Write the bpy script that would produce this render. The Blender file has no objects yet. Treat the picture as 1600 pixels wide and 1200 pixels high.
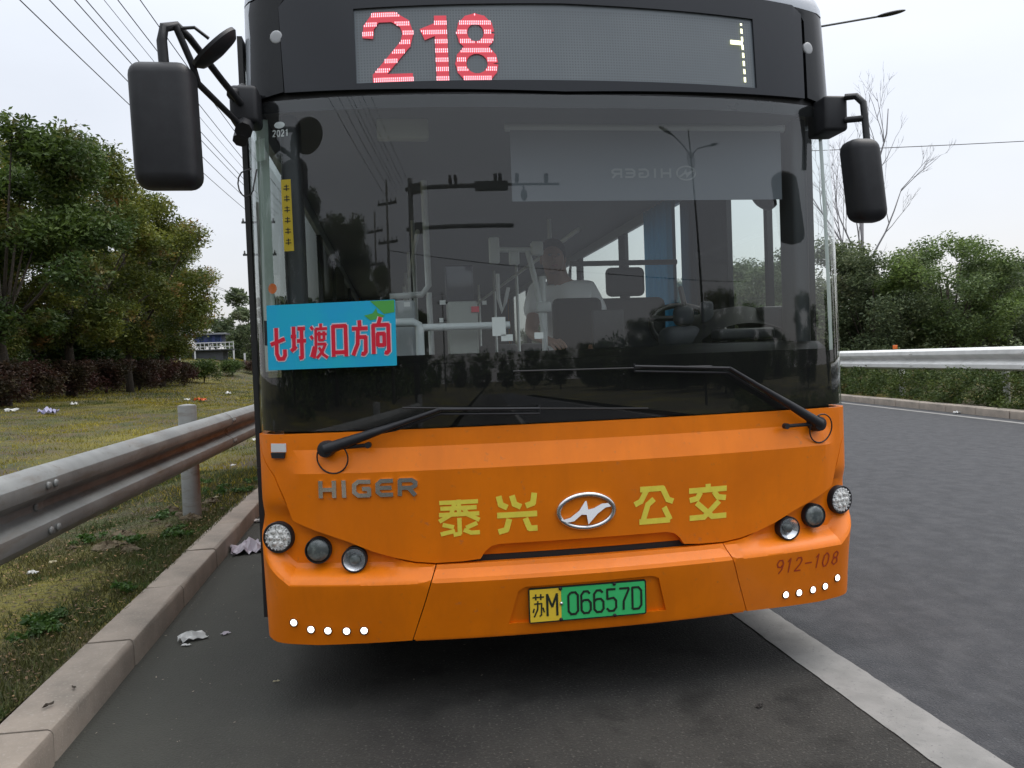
import bpy, bmesh, math, random
import numpy as np
from mathutils import Vector, Matrix
from mathutils.geometry import delaunay_2d_cdt

random.seed(7); rng = np.random.default_rng(7)
sc = bpy.context.scene
C = sc.collection
PI = math.pi
# ------------------------------------------------------------------ camera
cam_d = bpy.data.cameras.new('camera'); cam = bpy.data.objects.new('camera', cam_d); C.objects.link(cam)
CP = Vector((-0.7458, -3.1854, 1.42))
r_ = Vector((0.98845, -0.14685, -0.03752)); u_ = Vector((0.04148, 0.02403, 0.99885)); f_ = Vector((0.14578, 0.98887, -0.02985))
M = Matrix(((r_.x, u_.x, -f_.x, CP.x), (r_.y, u_.y, -f_.y, CP.y), (r_.z, u_.z, -f_.z, CP.z), (0, 0, 0, 1)))
cam.matrix_world = M
cam_d.sensor_width = 36; cam_d.lens = 36*1248.5/1600; cam_d.clip_end = 3000; cam_d.clip_start = .05
sc.camera = cam
# ------------------------------------------------------------------ sky and sun (overcast)
w = bpy.data.worlds.new('World'); sc.world = w; w.use_nodes = True
wt = w.node_tree; wn = wt.nodes; wl = wt.links; wn.clear()
SUN_EL, SUN_AZ = math.radians(62), math.radians(75)      # azimuth clockwise from +Y
sky = wn.new('ShaderNodeTexSky'); sky.sky_type = 'NISHITA'; sky.sun_disc = False
sky.sun_elevation = SUN_EL; sky.sun_rotation = SUN_AZ; sky.dust_density = 4; sky.air_density = 1.0
bg1 = wn.new('ShaderNodeBackground'); bg1.inputs[1].default_value = .05
wl.new(sky.outputs[0], bg1.inputs[0])
tc = wn.new('ShaderNodeTexCoord'); sx = wn.new('ShaderNodeSeparateXYZ'); wl.new(tc.outputs['Generated'], sx.inputs[0])
def wm(op, a, b=None):
    n = wn.new('ShaderNodeMath'); n.operation = op
    for i, v in enumerate((a, b)):
        if v is None: continue
        if isinstance(v, (int, float)): n.inputs[i].default_value = v
        else: wl.new(v, n.inputs[i])
    return n.outputs[0]
zz = wm('MAXIMUM', sx.outputs[2], 0.0)
grad = wm('ADD', wm('MULTIPLY', wm('POWER', zz, 2.6), 2.9), 1.0)
nz = wn.new('ShaderNodeTexNoise'); nz.inputs['Scale'].default_value = 2.2; nz.inputs['Detail'].default_value = 5
mp = wn.new('ShaderNodeMapping'); mp.inputs['Scale'].default_value = (1, 1, 2.6); wl.new(tc.outputs['Generated'], mp.inputs[0]); wl.new(mp.outputs[0], nz.inputs[0])
cl = wm('ADD', wm('MULTIPLY', nz.outputs[0], .34), .83)
# the cloud sheet is thinner and brighter towards the bus's far right
side = wm('ADD', wm('MULTIPLY', sx.outputs[0], .01), 1.0)
lum = wm('MULTIPLY', wm('MULTIPLY', grad, cl), side)
ramp = wn.new('ShaderNodeValToRGB'); ramp.color_ramp.elements[0].color = (.985, .97, 1.0, 1); ramp.color_ramp.elements[1].color = (.965, .995, 1.03, 1)
ramp.color_ramp.elements[1].position = .45
wl.new(zz, ramp.inputs[0])
bg2 = wn.new('ShaderNodeBackground'); wl.new(ramp.outputs[0], bg2.inputs[0]); wl.new(wm('MULTIPLY', lum, .555), bg2.inputs[1])
ad = wn.new('ShaderNodeAddShader'); wl.new(bg1.outputs[0], ad.inputs[0]); wl.new(bg2.outputs[0], ad.inputs[1])
wo = wn.new('ShaderNodeOutputWorld'); wl.new(ad.outputs[0], wo.inputs[0])
sd = bpy.data.lights.new('sun', 'SUN'); sd.energy = 1.0; sd.angle = math.radians(40); sd.color = (1, .97, .92)
so = bpy.data.objects.new('sun', sd); C.objects.link(so)
sv = Vector((math.sin(SUN_AZ)*math.cos(SUN_EL), math.cos(SUN_AZ)*math.cos(SUN_EL), math.sin(SUN_EL)))
so.rotation_euler = sv.to_track_quat('Z', 'Y').to_euler(); so.location = (0, -5, 30)
sc.view_settings.view_transform = 'Standard'; sc.view_settings.look = 'None'
sc.view_settings.exposure = 0.28; sc.view_settings.gamma = 1; sc.view_settings.use_curve_mapping = False
sc.cycles.max_bounces = 8; sc.cycles.transparent_max_bounces = 16; sc.cycles.use_denoising = True

# ------------------------------------------------------------------ materials
def mat(name, col=(.5,.5,.5), rough=.6, metal=0, spec=.5, noise=None, bump=None, emit=None, est=0, coat=0, noise2=None, noise3=None, st3=(1,1,1), islands=None, transl=0):
    """noise=(scale, colour2, low, high): patches of a second colour; noise2 the same again; bump=(scale, strength, distance)"""
    m = bpy.data.materials.new(name); m.use_nodes = True
    t = m.node_tree; n = t.nodes; l = t.links; b = n['Principled BSDF']
    b.inputs['Roughness'].default_value = rough; b.inputs['Metallic'].default_value = metal
    b.inputs['Specular IOR Level'].default_value = spec; b.inputs['Coat Weight'].default_value = coat
    b.inputs['Base Color'].default_value = (*col, 1)
    tc = n.new('ShaderNodeTexCoord'); src = None
    for k, nn in enumerate((noise, noise2, noise3)):
        if not nn: continue
        s, c2, lo, hi = nn
        x = n.new('ShaderNodeTexNoise'); x.inputs['Scale'].default_value = s; x.inputs['Detail'].default_value = 7; x.inputs['Roughness'].default_value = .6
        if k == 2:
            mpn = n.new('ShaderNodeMapping'); mpn.inputs['Scale'].default_value = st3; l.new(tc.outputs['Object'], mpn.inputs[0]); l.new(mpn.outputs[0], x.inputs[0])
        else: l.new(tc.outputs['Object'], x.inputs[0])
        r = n.new('ShaderNodeMapRange'); r.inputs[1].default_value = lo; r.inputs[2].default_value = hi; l.new(x.outputs[0], r.inputs[0])
        mx = n.new('ShaderNodeMixRGB'); l.new(r.outputs[0], mx.inputs[0])
        if src is None: mx.inputs[1].default_value = (*col, 1)
        else: l.new(src, mx.inputs[1])
        mx.inputs[2].default_value = (*c2, 1); src = mx.outputs[0]
    if islands:
        g = n.new('ShaderNodeNewGeometry'); cr = n.new('ShaderNodeValToRGB'); l.new(g.outputs['Random Per Island'], cr.inputs[0])
        e = cr.color_ramp.elements
        while len(e) < len(islands): e.new(.5)
        for i, (p, c) in enumerate(islands): e[i].position = p; e[i].color = (*c, 1)
        mx = n.new('ShaderNodeMixRGB'); mx.blend_type = 'MULTIPLY'; mx.inputs[0].default_value = 1
        if src is None: mx.inputs[1].default_value = (*col, 1)
        else: l.new(src, mx.inputs[1])
        l.new(cr.outputs[0], mx.inputs[2]); src = mx.outputs[0]
    if src is not None: l.new(src, b.inputs['Base Color'])
    if bump:
        x = n.new('ShaderNodeTexNoise'); x.inputs['Scale'].default_value = bump[0]; x.inputs['Detail'].default_value = 6; l.new(tc.outputs['Object'], x.inputs[0])
        bu = n.new('ShaderNodeBump'); bu.inputs['Strength'].default_value = bump[1]; bu.inputs['Distance'].default_value = bump[2]
        l.new(x.outputs[0], bu.inputs['Height']); l.new(bu.outputs[0], b.inputs['Normal'])
    if emit: b.inputs['Emission Color'].default_value = (*emit, 1); b.inputs['Emission Strength'].default_value = est
    if transl:
        tr = n.new('ShaderNodeBsdfTranslucent'); ms = n.new('ShaderNodeMixShader'); ms.inputs[0].default_value = transl
        if src is not None: l.new(src, tr.inputs[0])
        else: tr.inputs[0].default_value = (*col, 1)
        l.new(b.outputs[0], ms.inputs[1]); l.new(tr.outputs[0], ms.inputs[2]); l.new(ms.outputs[0], n['Material Output'].inputs[0])
    return m
def glass(name, tint, refl=2.0, rough=0.0, dust=0):
    m = bpy.data.materials.new(name); m.use_nodes = True
    t = m.node_tree; n = t.nodes; l = t.links; n.remove(n['Principled BSDF'])
    tr = n.new('ShaderNodeBsdfTransparent'); tr.inputs[0].default_value = (*tint, 1)
    gl = n.new('ShaderNodeBsdfGlossy'); gl.inputs['Roughness'].default_value = rough
    fr = n.new('ShaderNodeFresnel'); ge = n.new('ShaderNodeNewGeometry'); io = n.new('ShaderNodeMapRange')
    io.inputs[3].default_value = 1.5; io.inputs[4].default_value = 1/1.5; l.new(ge.outputs['Backfacing'], io.inputs[0]); l.new(io.outputs[0], fr.inputs[0])
    mu = n.new('ShaderNodeMath'); mu.operation = 'MULTIPLY'; mu.inputs[1].default_value = refl; mu.use_clamp = True; l.new(fr.outputs[0], mu.inputs[0])
    mx = n.new('ShaderNodeMixShader'); l.new(mu.outputs[0], mx.inputs[0]); l.new(tr.outputs[0], mx.inputs[1]); l.new(gl.outputs[0], mx.inputs[2])
    if dust:
        tc = n.new('ShaderNodeTexCoord'); nz = n.new('ShaderNodeTexNoise'); nz.inputs['Scale'].default_value = 2.2; nz.inputs['Detail'].default_value = 8; l.new(tc.outputs['Object'], nz.inputs[0])
        mr = n.new('ShaderNodeMapRange'); mr.inputs[1].default_value = .3; mr.inputs[2].default_value = .75; mr.inputs[3].default_value = dust*.45; mr.inputs[4].default_value = dust*1.7; l.new(nz.outputs[0], mr.inputs[0])
        df = n.new('ShaderNodeBsdfDiffuse'); df.inputs[0].default_value = (.42,.41,.39,1); m2 = n.new('ShaderNodeMixShader')
        l.new(mr.outputs[0], m2.inputs[0]); l.new(mx.outputs[0], m2.inputs[1]); l.new(df.outputs[0], m2.inputs[2]); mx = m2
    l.new(mx.outputs[0], n['Material Output'].inputs[0]); return m

ORANGE = mat('orange_paint', (.82,.198,.001), .42, spec=.30, coat=.10, noise=(3, (.70,.163,.001), .42, .72), noise2=(34, (.46,.16,.05), .62, .82), noise3=(2.4, (.72,.172,.002), .46, .72), st3=(4, 4, .7))
DUSTY = mat('black_gloss', (.007,.008,.009), .12, spec=.25, noise=(9, (.011,.012,.013), .4, .8))
FRIT = mat('black_frit', (.003,.003,.003), .5, spec=.1)
HEADER = mat('header_glass', (.011,.013,.017), .14, spec=.36)
BLACKR = mat('black_rubber', (.012,.012,.012), .6)
BLACKP = mat('black_plastic', (.014,.0145,.017), .5, spec=.35, noise=(20, (.022,.023,.026), .4, .8), bump=(400, .25, .001))
SILVER = mat('silver_paint', (.36,.39,.43), .3, coat=.3)
LEDW = mat('led_window', (.155,.178,.192), .35, noise=(3, (.125,.145,.16), .3, .7))
GLASS = glass('windscreen_glass', (.90,.95,.94), 1.6, dust=.010)
SGLASS = glass('side_glass', (.90,.95,.92), 1.5)
LENS = glass('clear_lens', (.95,.95,.95), .9, .05)
CHROME = mat('chrome', (.70,.70,.70), .24, metal=1)
REFL = mat('lamp_reflector', (.95,.95,.92), .3, metal=0, noise=(95, (.36,.36,.34), .48, .62), bump=(90, 1.0, .01))
REFL2 = mat('lamp_bowl', (.85,.85,.85), .3, metal=0, noise=(34, (.14,.14,.15), .46, .56))
BOWLM = mat('lamp_chrome_bowl', (.75,.77,.80), .22, metal=.85)
DARKLENS = mat('dark_lens', (.085,.10,.10), .12, noise=(22, (.20,.23,.22), .45, .62))
DRL = mat('daylight_led', (1,1,1), .3, emit=(1, .95, .88), est=3.5)
LEDRED = mat('led_red', (.5,.03,.05), .5, emit=(1, .10, .14), est=.26)
LEDPINK = mat('led_red_dot', (1,.4,.45), .5, emit=(1, .50, .56), est=1.25)
LEDYEL = mat('led_yellow_dot', (1,1,.6), .5, emit=(1, 1, .62), est=1.3)
YELLOW = mat('yellow_vinyl', (.86,.74,.08), .5, noise=(30, (.74,.62,.07), .4, .8))
REDNUM = mat('red_vinyl', (.38,.035,.01), .5)
PLATEG = mat('plate_green', (.045,.52,.155), .45); PLATEY = mat('plate_yellow', (.80,.56,.04), .45)
PLATEK = mat('plate_black', (.012,.02,.012), .5)
SIGNB = mat('sign_blue', (.012,.36,.62), .35, noise=(5, (.01,.42,.56), .4, .7)); SIGNR = mat('sign_red', (.62,.01,.035), .4)
SIGNW = mat('sign_white', (.62,.55,.60), .4); SIGNG = mat('sign_green', (.07,.33,.06), .4)
WHITE = mat('white_plastic', (.62,.62,.62), .4); MARK = mat('marker_lens', (.36,.37,.38), .4)
RAILW = mat('white_rail', (.70,.72,.72), .35)
PAPER = mat('white_paper', (.72,.72,.70), .7)
INT = mat('interior_grey', (.42,.43,.44), .6); INTM = mat('interior_mid_grey', (.11,.115,.12), .6)
INTD = mat('interior_dark', (.035,.037,.04), .6)
DASHM = mat('dash_plastic', (.012,.012,.013), .7, spec=.3)
SEATM = mat('dark_seat', (.03,.032,.038), .7); CURT = mat('blue_curtain', (.05,.22,.38), .8, transl=.3)
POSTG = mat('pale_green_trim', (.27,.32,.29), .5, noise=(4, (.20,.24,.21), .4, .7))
BLIND = mat('roller_blind', (.15,.16,.18), .8); BLINDP = mat('blind_print', (.28,.29,.30), .8); BEIGE = mat('beige_box', (.34,.34,.28), .7)
TYRE = mat('tyre', (.02,.02,.02), .8); RIM = mat('rim_steel', (.4,.4,.4), .4, metal=.6)
ASPH = mat('asphalt_lane', (.030,.0315,.036), .72, spec=.35, noise=(7, (.048,.049,.053), .40, .62), noise2=(75, (.10,.10,.105), .56, .74), noise3=(2.2, (.023,.024,.027), .48, .72), st3=(3.4, 1.5, 1), bump=(110, 1.0, .010))
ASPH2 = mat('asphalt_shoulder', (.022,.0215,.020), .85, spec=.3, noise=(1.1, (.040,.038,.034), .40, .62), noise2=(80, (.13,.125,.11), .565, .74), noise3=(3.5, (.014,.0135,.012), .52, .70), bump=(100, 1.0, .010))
def kerb_tone(m, x0, x1, col):      # asphalt turns paler, unevenly, towards the kerb foot
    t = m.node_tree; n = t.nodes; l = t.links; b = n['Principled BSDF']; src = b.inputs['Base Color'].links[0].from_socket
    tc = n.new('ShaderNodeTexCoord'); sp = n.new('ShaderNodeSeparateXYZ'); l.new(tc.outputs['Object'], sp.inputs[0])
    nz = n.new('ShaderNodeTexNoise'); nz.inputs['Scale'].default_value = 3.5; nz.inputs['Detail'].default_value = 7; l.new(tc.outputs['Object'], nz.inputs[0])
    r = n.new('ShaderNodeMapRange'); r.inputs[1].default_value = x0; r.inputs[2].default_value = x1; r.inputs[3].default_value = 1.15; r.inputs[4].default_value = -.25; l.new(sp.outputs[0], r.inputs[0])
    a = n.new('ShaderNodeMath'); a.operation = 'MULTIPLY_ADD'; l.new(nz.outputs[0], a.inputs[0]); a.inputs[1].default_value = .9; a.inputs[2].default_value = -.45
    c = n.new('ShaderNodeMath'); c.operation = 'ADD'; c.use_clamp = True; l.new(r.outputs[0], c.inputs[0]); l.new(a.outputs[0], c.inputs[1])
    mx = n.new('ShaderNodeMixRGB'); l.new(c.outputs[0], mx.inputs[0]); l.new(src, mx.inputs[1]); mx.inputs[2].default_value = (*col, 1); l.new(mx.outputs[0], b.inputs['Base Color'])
kerb_tone(ASPH2, -2.05, -.55, (.055,.055,.046))
PAINTL = mat('line_paint', (.235,.23,.22), .85, spec=.25, noise=(5, (.18,.178,.17), .42, .68), noise2=(60, (.10,.10,.10), .62, .72), noise3=(22, (.16,.16,.155), .58, .75), bump=(180, .5, .003))
KERBM = mat('kerb_stone', (.31,.262,.215), .85, noise=(3, (.17,.15,.125), .35, .75), noise2=(60, (.36,.33,.29), .55, .8), bump=(120, .5, .004))
SOIL = mat('verge_soil', (.080,.058,.034), .95, noise=(1.6, (.055,.062,.018), .42, .56), noise2=(.28, (.15,.13,.014), .48, .64), noise3=(30, (.035,.028,.016), .50, .68), bump=(22, 1, .07))
GALV = mat('galvanised_steel', (.26,.265,.255), .55, metal=.1, noise=(3, (.17,.175,.17), .38, .7), noise2=(30, (.13,.11,.09), .60, .8), noise3=(2, (.15,.125,.10), .52, .74), st3=(2, 1.2, 9), bump=(30, .15, .003))
GALVD = mat('rail_white_paint', (.66,.66,.64), .5, noise=(3, (.52,.52,.50), .4, .8))
BARK = mat('bark', (.055,.042,.030), .9, noise=(9, (.03,.024,.018), .35, .7), bump=(25, 1, .03))
def leafm(name, c1, c2, c3, sc_=.7):
    return mat(name, c1, .55, spec=.3, noise=(sc_, c2, .40, .62), noise2=(sc_*2.3, c3, .55, .72), islands=[(0, (.55,.6,.5)), (.5, (1,1,1)), (1, (1.55,1.45,1.2))], transl=.30)
L_NEAR = leafm('leaf_dark_green', (.036,.066,.017), (.075,.12,.022), (.12,.085,.03), .45)
L_TINT = leafm('leaf_tinted', (.060,.090,.022), (.16,.18,.028), (.30,.14,.06), .42)
L_RIGHT = leafm('leaf_fresh_green', (.095,.14,.055), (.145,.215,.055), (.10,.115,.055), .4)
L_DULL = leafm('leaf_dull_green', (.088,.118,.062), (.105,.135,.062), (.11,.11,.07), .4)
L_RED = leafm('leaf_dark_red', (.062,.024,.022), (.038,.036,.018), (.075,.05,.025), .8)
L_HEDGE = leafm('leaf_hedge', (.055,.090,.026), (.09,.125,.030), (.16,.11,.05), 1.5)
GRASS = mat('grass_blade', (.075,.095,.018), .7, noise=(.45, (.26,.215,.014), .38, .54), noise2=(2.0, (.05,.085,.014), .5, .68), islands=[(0,(.6,.6,.6)), (1,(1.5,1.45,1.2))], transl=.25)
GRASSN = mat('grass_blade_near', (.045,.066,.014), .7, noise=(1.4, (.085,.085,.025), .42, .60), noise2=(4.0, (.045,.090,.016), .52, .66), islands=[(0,(.5,.5,.5)), (1,(1.5,1.4,1.2))], transl=.25)
WIRE = mat('wire_black', (.02,.02,.02), .6); POLEC = mat('concrete_pole', (.12,.12,.11), .8); POLED = mat('dark_steel', (.04,.045,.045), .5)
LIT = mat('litter_white', (.62,.62,.60), .7, noise=(20, (.42,.42,.40), .4, .7)); LITP = mat('litter_lilac', (.42,.38,.42), .5); LITO = mat('litter_orange', (.62,.12,.03), .6)
LITB = mat('litter_blue', (.30,.29,.42), .6); LITY = mat('litter_straw', (.40,.36,.24), .8)
SKIN = mat('skin', (.30,.17,.12), .5); SHIRT = mat('white_shirt', (.85,.85,.87), .8); TROUS = mat('dark_trousers', (.03,.03,.035), .8); HAIR = mat('black_hair', (.015,.012,.01), .6); EYEM = mat('eye_white', (.16,.14,.13), .4)
ORR = mat('orange_reflector', (.65,.14,.02), .4)
BLUEP = mat('blue_panel', (.05,.07,.22), .5); GREYW = mat('grey_wall', (.07,.075,.08), .8)

# ------------------------------------------------------------------ builders
def obj(name, verts, faces, m, parent=None, smooth=0, kind=None, loc=None):
    me = bpy.data.meshes.new(name)
    if isinstance(verts, np.ndarray) and isinstance(faces, np.ndarray):
        nv, nf, k = len(verts), len(faces), faces.shape[1]
        me.vertices.add(nv); me.vertices.foreach_set('co', verts.astype(np.float32).ravel())
        me.loops.add(nf*k); me.loops.foreach_set('vertex_index', faces.astype(np.int32).ravel())
        me.polygons.add(nf); me.polygons.foreach_set('loop_start', np.arange(0, nf*k, k, dtype=np.int32))
        me.update(calc_edges=True)
    else:
        me.from_pydata([tuple(v) for v in verts], [], [tuple(f) for f in faces]); me.update()
    for mm in (m if isinstance(m, (list, tuple)) else [m]): me.materials.append(mm)
    if smooth:
        me.polygons.foreach_set('use_smooth', [True]*len(me.polygons))
        if smooth < 3: me.set_sharp_from_angle(angle=smooth)
    o = bpy.data.objects.new(name, me); C.objects.link(o); o.parent = parent
    if kind: o['kind'] = kind
    if loc is not None: o.location = loc
    return o
def thing(name, label, cat, loc=(0,0,0), rz=0, group=None):
    o = bpy.data.objects.new(name, None); C.objects.link(o); o.location = loc; o.rotation_euler = (0, 0, rz)
    o['label'] = label; o['category'] = cat
    if group: o['group'] = group
    return o
def tag(o, label, cat, group=None):
    o['label'] = label; o['category'] = cat
    if group: o['group'] = group
    return o
def dup(root, label=None, loc=None, rz=None, scale=None):
    r = root.copy(); C.objects.link(r)
    if loc is not None: r.location = loc
    if rz is not None: r.rotation_euler = (0, 0, rz)
    if scale is not None: r.scale = scale
    if label: r['label'] = label
    for ch in list(root.children):
        c = ch.copy(); C.objects.link(c); c.parent = r
        for g in list(ch.children):
            d = g.copy(); C.objects.link(d); d.parent = c
    return r
class MB:
    def __init__(s): s.v = []; s.f = []
    def add(s, v, f):
        b = len(s.v); s.v += [tuple(x) for x in v]; s.f += [tuple(b+i for i in q) for q in f]; return s
    def box(s, x0, x1, y0, y1, z0, z1, bev=0):
        if bev:
            c = Vector(((x0+x1)/2, (y0+y1)/2, (z0+z1)/2)); h = Vector((abs(x1-x0)/2, abs(y1-y0)/2, abs(z1-z0)/2)); b = min(bev, *(x*.9 for x in h))
            bm = bmesh.new(); bmesh.ops.create_cube(bm, size=1)
            for v in bm.verts: v.co = Vector((v.co.x*2*h.x, v.co.y*2*h.y, v.co.z*2*h.z)) + c
            bmesh.ops.bevel(bm, geom=list(bm.edges), offset=b, segments=3, profile=.5, affect='EDGES')
            bm.verts.index_update(); s.add([v.co[:] for v in bm.verts], [[v.index for v in f.verts] for f in bm.faces]); bm.free(); return s
        v = [(x, y, z) for z in (z0, z1) for y in (y0, y1) for x in (x0, x1)]
        return s.add(v, [(0,2,3,1), (4,5,7,6), (0,1,5,4), (1,3,7,5), (3,2,6,7), (2,0,4,6)])
    def tube(s, pts, r, n=8, closed=False, cap=True):
        pts = [Vector(p) for p in pts]; N = len(pts); rs = r if isinstance(r, (list, tuple)) else [r]*N
        up = None; V = []; F = []
        for i, p in enumerate(pts):
            a = pts[(i-1) % N] if closed or i > 0 else p; b = pts[(i+1) % N] if closed or i < N-1 else p
            t = (b-a).normalized()
            if up is None:
                up = Vector((0,0,1)) if abs(t.z) < .9 else Vector((1,0,0))
            x = t.cross(up)
            if x.length < 1e-5: x = t.orthogonal()
            x.normalize(); y = x.cross(t).normalized(); up = y
            for k in range(n): 
                g = 2*PI*k/n; V.append(p + (x*math.cos(g)+y*math.sin(g))*rs[i])
        for i in range(N if closed else N-1):
            for k in range(n):
                a = i*n+k; b = i*n+(k+1) % n; c = ((i+1) % N)*n+(k+1) % n; d = ((i+1) % N)*n+k; F.append((a, b, c, d))
        if cap and not closed: F += [tuple(range(n))[::-1], tuple((N-1)*n+k for k in range(n))]
        return s.add(V, F)
    def lathe(s, prof, n, mtx, caps=True):
        V = []; F = []
        for (r, h) in prof:
            for k in range(n): V.append(mtx @ Vector((r*math.cos(2*PI*k/n), r*math.sin(2*PI*k/n), h)))
        for i in range(len(prof)-1):
            for k in range(n): F.append((i*n+k, i*n+(k+1) % n, (i+1)*n+(k+1) % n, (i+1)*n+k))
        if caps: F.append(tuple(range(n))[::-1])
        F.append(tuple((len(prof)-1)*n+k for k in range(n)))
        return s.add(V, F)
    def build(s, name, m, parent=None, smooth=0, **k): return obj(name, s.v, s.f, m, parent, smooth, **k)

# ------------------------------------------------------------------ the curved front of the bus: u runs round the front, z up
A2, A4 = .07549, .02310
U0, W = 1.2, 1.31
SL = 2*A2*U0+4*A4*U0**3; TH0 = math.atan(SL); D0 = A2*U0**2+A4*U0**4
RR = (W-U0)/(1-math.sin(TH0)); UM = U0+RR*(PI/2-TH0); YS = D0+RR*math.cos(TH0)
def S(uu, z, off=0.):
    s = 1 if uu >= 0 else -1; a = abs(uu)
    if a <= U0: x = a; y = A2*a*a+A4*a**4; t = math.atan(2*A2*a+4*A4*a**3)
    elif a <= UM: t = TH0+(a-U0)/RR; x = U0+RR*(math.sin(t)-math.sin(TH0)); y = D0+RR*(math.cos(TH0)-math.cos(t))
    else: t = PI/2; x = W; y = YS+(a-UM)
    return Vector((s*(x+off*math.sin(t)), y-off*math.cos(t)+.03*max(z-1.12, 0)**2, z))
def sm(a, b, x):
    t = min(max((x-a)/(b-a), 0), 1); return t*t*(3-2*t)
def lin(pts, x):
    if x <= pts[0][0]: return pts[0][1]
    for (a, p), (b, q) in zip(pts, pts[1:]):
        if x <= b: return p+(q-p)*(x-a)/(b-a)
    return pts[-1][1]
def off_panel(uu, z):
    k = 1-sm(1.10, 1.22, abs(uu)+max(0, .05-(1.09-z))*0)
    o = lin([(.60,.000), (.68,.008), (.995,.036), (1.088,.006), (1.16,.006)], z)
    return o*k + .006*(1-k)
def off_bump(uu, z):
    a = abs(uu); zc = .545+max(0, a-1.18)*.85
    if z <= zc: o = lin([(.29,-.006), (.315,.000), (zc-.012,.048), (zc,.050)], z)
    else: o = .050-.046*sm(0, .058, z-zc) if z-zc < .058 else .004
    pk = sm(.70,.84,a)*(1-sm(.80,.90,z))*sm(.03,.075,z-zc)
    # a scoop round each lamp
    o -= .034*pk
    if z > .82: o = o + (.006-o)*sm(.82,.9,z)
    fade = .80*sm(1.19, 1.36, a)+.20*sm(UM-.02, UM+.06, a); return o*(1-fade)+.006*fade
def inside(poly, x, y):
    c = False; n = len(poly); j = n-1
    for i in range(n):
        xi, yi = poly[i]; xj, yj = poly[j]
        if (yi > y) != (yj > y) and x < (xj-xi)*(y-yi)/(yj-yi)+xi: c = not c
        j = i
    return c
def cdt(polys, holes=(), step=None, rows=(), creases=()):
    """triangulate the union of polys minus holes, with an inner grid of points"""
    V = []; Fc = []
    def addp(poly):
        if sum(a[0]*b[1]-b[0]*a[1] for a, b in zip(poly, poly[1:]+poly[:1])) < 0: poly = poly[::-1]
        idx = []
        for i, p in enumerate(poly):
            q = poly[(i+1) % len(poly)]; n = max(1, int(math.hypot(q[0]-p[0], q[1]-p[1])/step)) if step else 1
            for k in range(n): idx.append(len(V)); V.append(Vector((p[0]+(q[0]-p[0])*k/n, p[1]+(q[1]-p[1])*k/n)))
        Fc.append(idx)
    for p in polys: addp(p)
    for h in holes: addp(h)
    if step:
        xs = [p[0] for q in polys for p in q]; ys = [p[1] for q in polys for p in q]
        zs = list(np.arange(min(ys)+step*.5, max(ys), step)); zs = [z for z in zs if all(abs(z-r) > step*.4 for r in rows)]+list(rows)
        for x in np.arange(min(xs)+step*.37, max(xs), step):
            for z in zs:
                if any(inside(q, x, z) for q in polys) and not any(inside(h, x, z) for h in holes): V.append(Vector((x, z)))
    ce = []
    for ln in creases:
        for p, q in zip(ln, ln[1:]):
            n = max(1, int(math.hypot(q[0]-p[0], q[1]-p[1])/step))
            for k in range(n+1):
                V.append(Vector((p[0]+(q[0]-p[0])*k/n, p[1]+(q[1]-p[1])*k/n)))
                if k: ce.append((len(V)-2, len(V)-1))
    ov, oe, of, _, _, ofo = delaunay_2d_cdt(V, ce, Fc, 0, 1e-5)
    T = []; hs = set(range(len(polys), len(Fc)))
    for f, o in zip(of, ofo):
        if o and not (set(o) & hs): T.append(tuple(f))
    used = sorted({i for t in T for i in t}); re = {i: k for k, i in enumerate(used)}
    return [tuple(ov[i]) for i in used], [tuple(re[i] for i in t) for t in T]
def shell(name, polys, mp, m, parent=None, depth=0, holes=(), step=None, rows=(), creases=(), smooth=0, kind=None):
    """mp(x, y, d) -> 3D point, d = depth behind the face; front face plus side walls"""
    v2, T = cdt(polys, holes, step, rows, creases)
    V = [mp(x, y, 0) for x, y in v2]; F = []
    if V and T:
        a, b, c = (V[i] for i in T[0]); nrm = (b-a).cross(c-a); p0 = mp(*v2[T[0][0]], 0); p1 = mp(*v2[T[0][0]], .01)
        flip = nrm.dot(p0-p1) < 0
    for t in T: F.append(t[::-1] if flip else t)
    if depth:
        ed = {}
        for f in F:
            for i in range(3):
                e = (f[i], f[(i+1) % 3]); ed[e] = ed.get(e, 0)+1
        back = {}
        for (a, b) in list(ed):
            if (b, a) in ed: continue
            for q in (a, b):
                if q not in back: back[q] = len(V); V.append(mp(*v2[q], depth))
            F.append((b, a, back[a], back[b]))
    return obj(name, V, F, m, parent, smooth, kind)
def surf(offf=0.0, add=0.0):
    if callable(offf): return lambda u, z, d: S(u, z, offf(u, z)+add-d)
    return lambda u, z, d: S(u, z, offf+add-d)
def strokes(lines, w, ox=0, oz=0, sx=1, sz=1, shear=0):
    """polylines in a unit box -> list of convex quads; w in box-x units (scaled), square ends, joints covered"""
    out = []
    for ln in lines:
        ww = w
        if isinstance(ln, tuple) and isinstance(ln[0], (int, float)) is False and len(ln) == 2 and isinstance(ln[1], float): ln, ww = ln
        P = [(ox+(p[0]+shear*p[1])*sx, oz+p[1]*sz) for p in ln]; n = len(P)
        for i in range(n-1):
            a, b = P[i], P[i+1]; dx, dz = b[0]-a[0], b[1]-a[1]; L = math.hypot(dx, dz)
            if L < 1e-9: continue
            dx /= L; dz /= L; h = ww/2; e0 = h*.42 if i > 0 else 0; e1 = h*.42 if i < n-2 else 0
            nx, nz = -dz*h, dx*h
            out.append([(a[0]-dx*e0+nx, a[1]-dz*e0+nz), (a[0]-dx*e0-nx, a[1]-dz*e0-nz), (b[0]+dx*e1-nx, b[1]+dz*e1-nz), (b[0]+dx*e1+nx, b[1]+dz*e1+nz)])
    return out
def circ(x, z, r, n=20, rz=None): return [(x+r*math.cos(2*PI*k/n), z+(rz or r)*math.sin(2*PI*k/n)) for k in range(n)]

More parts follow.
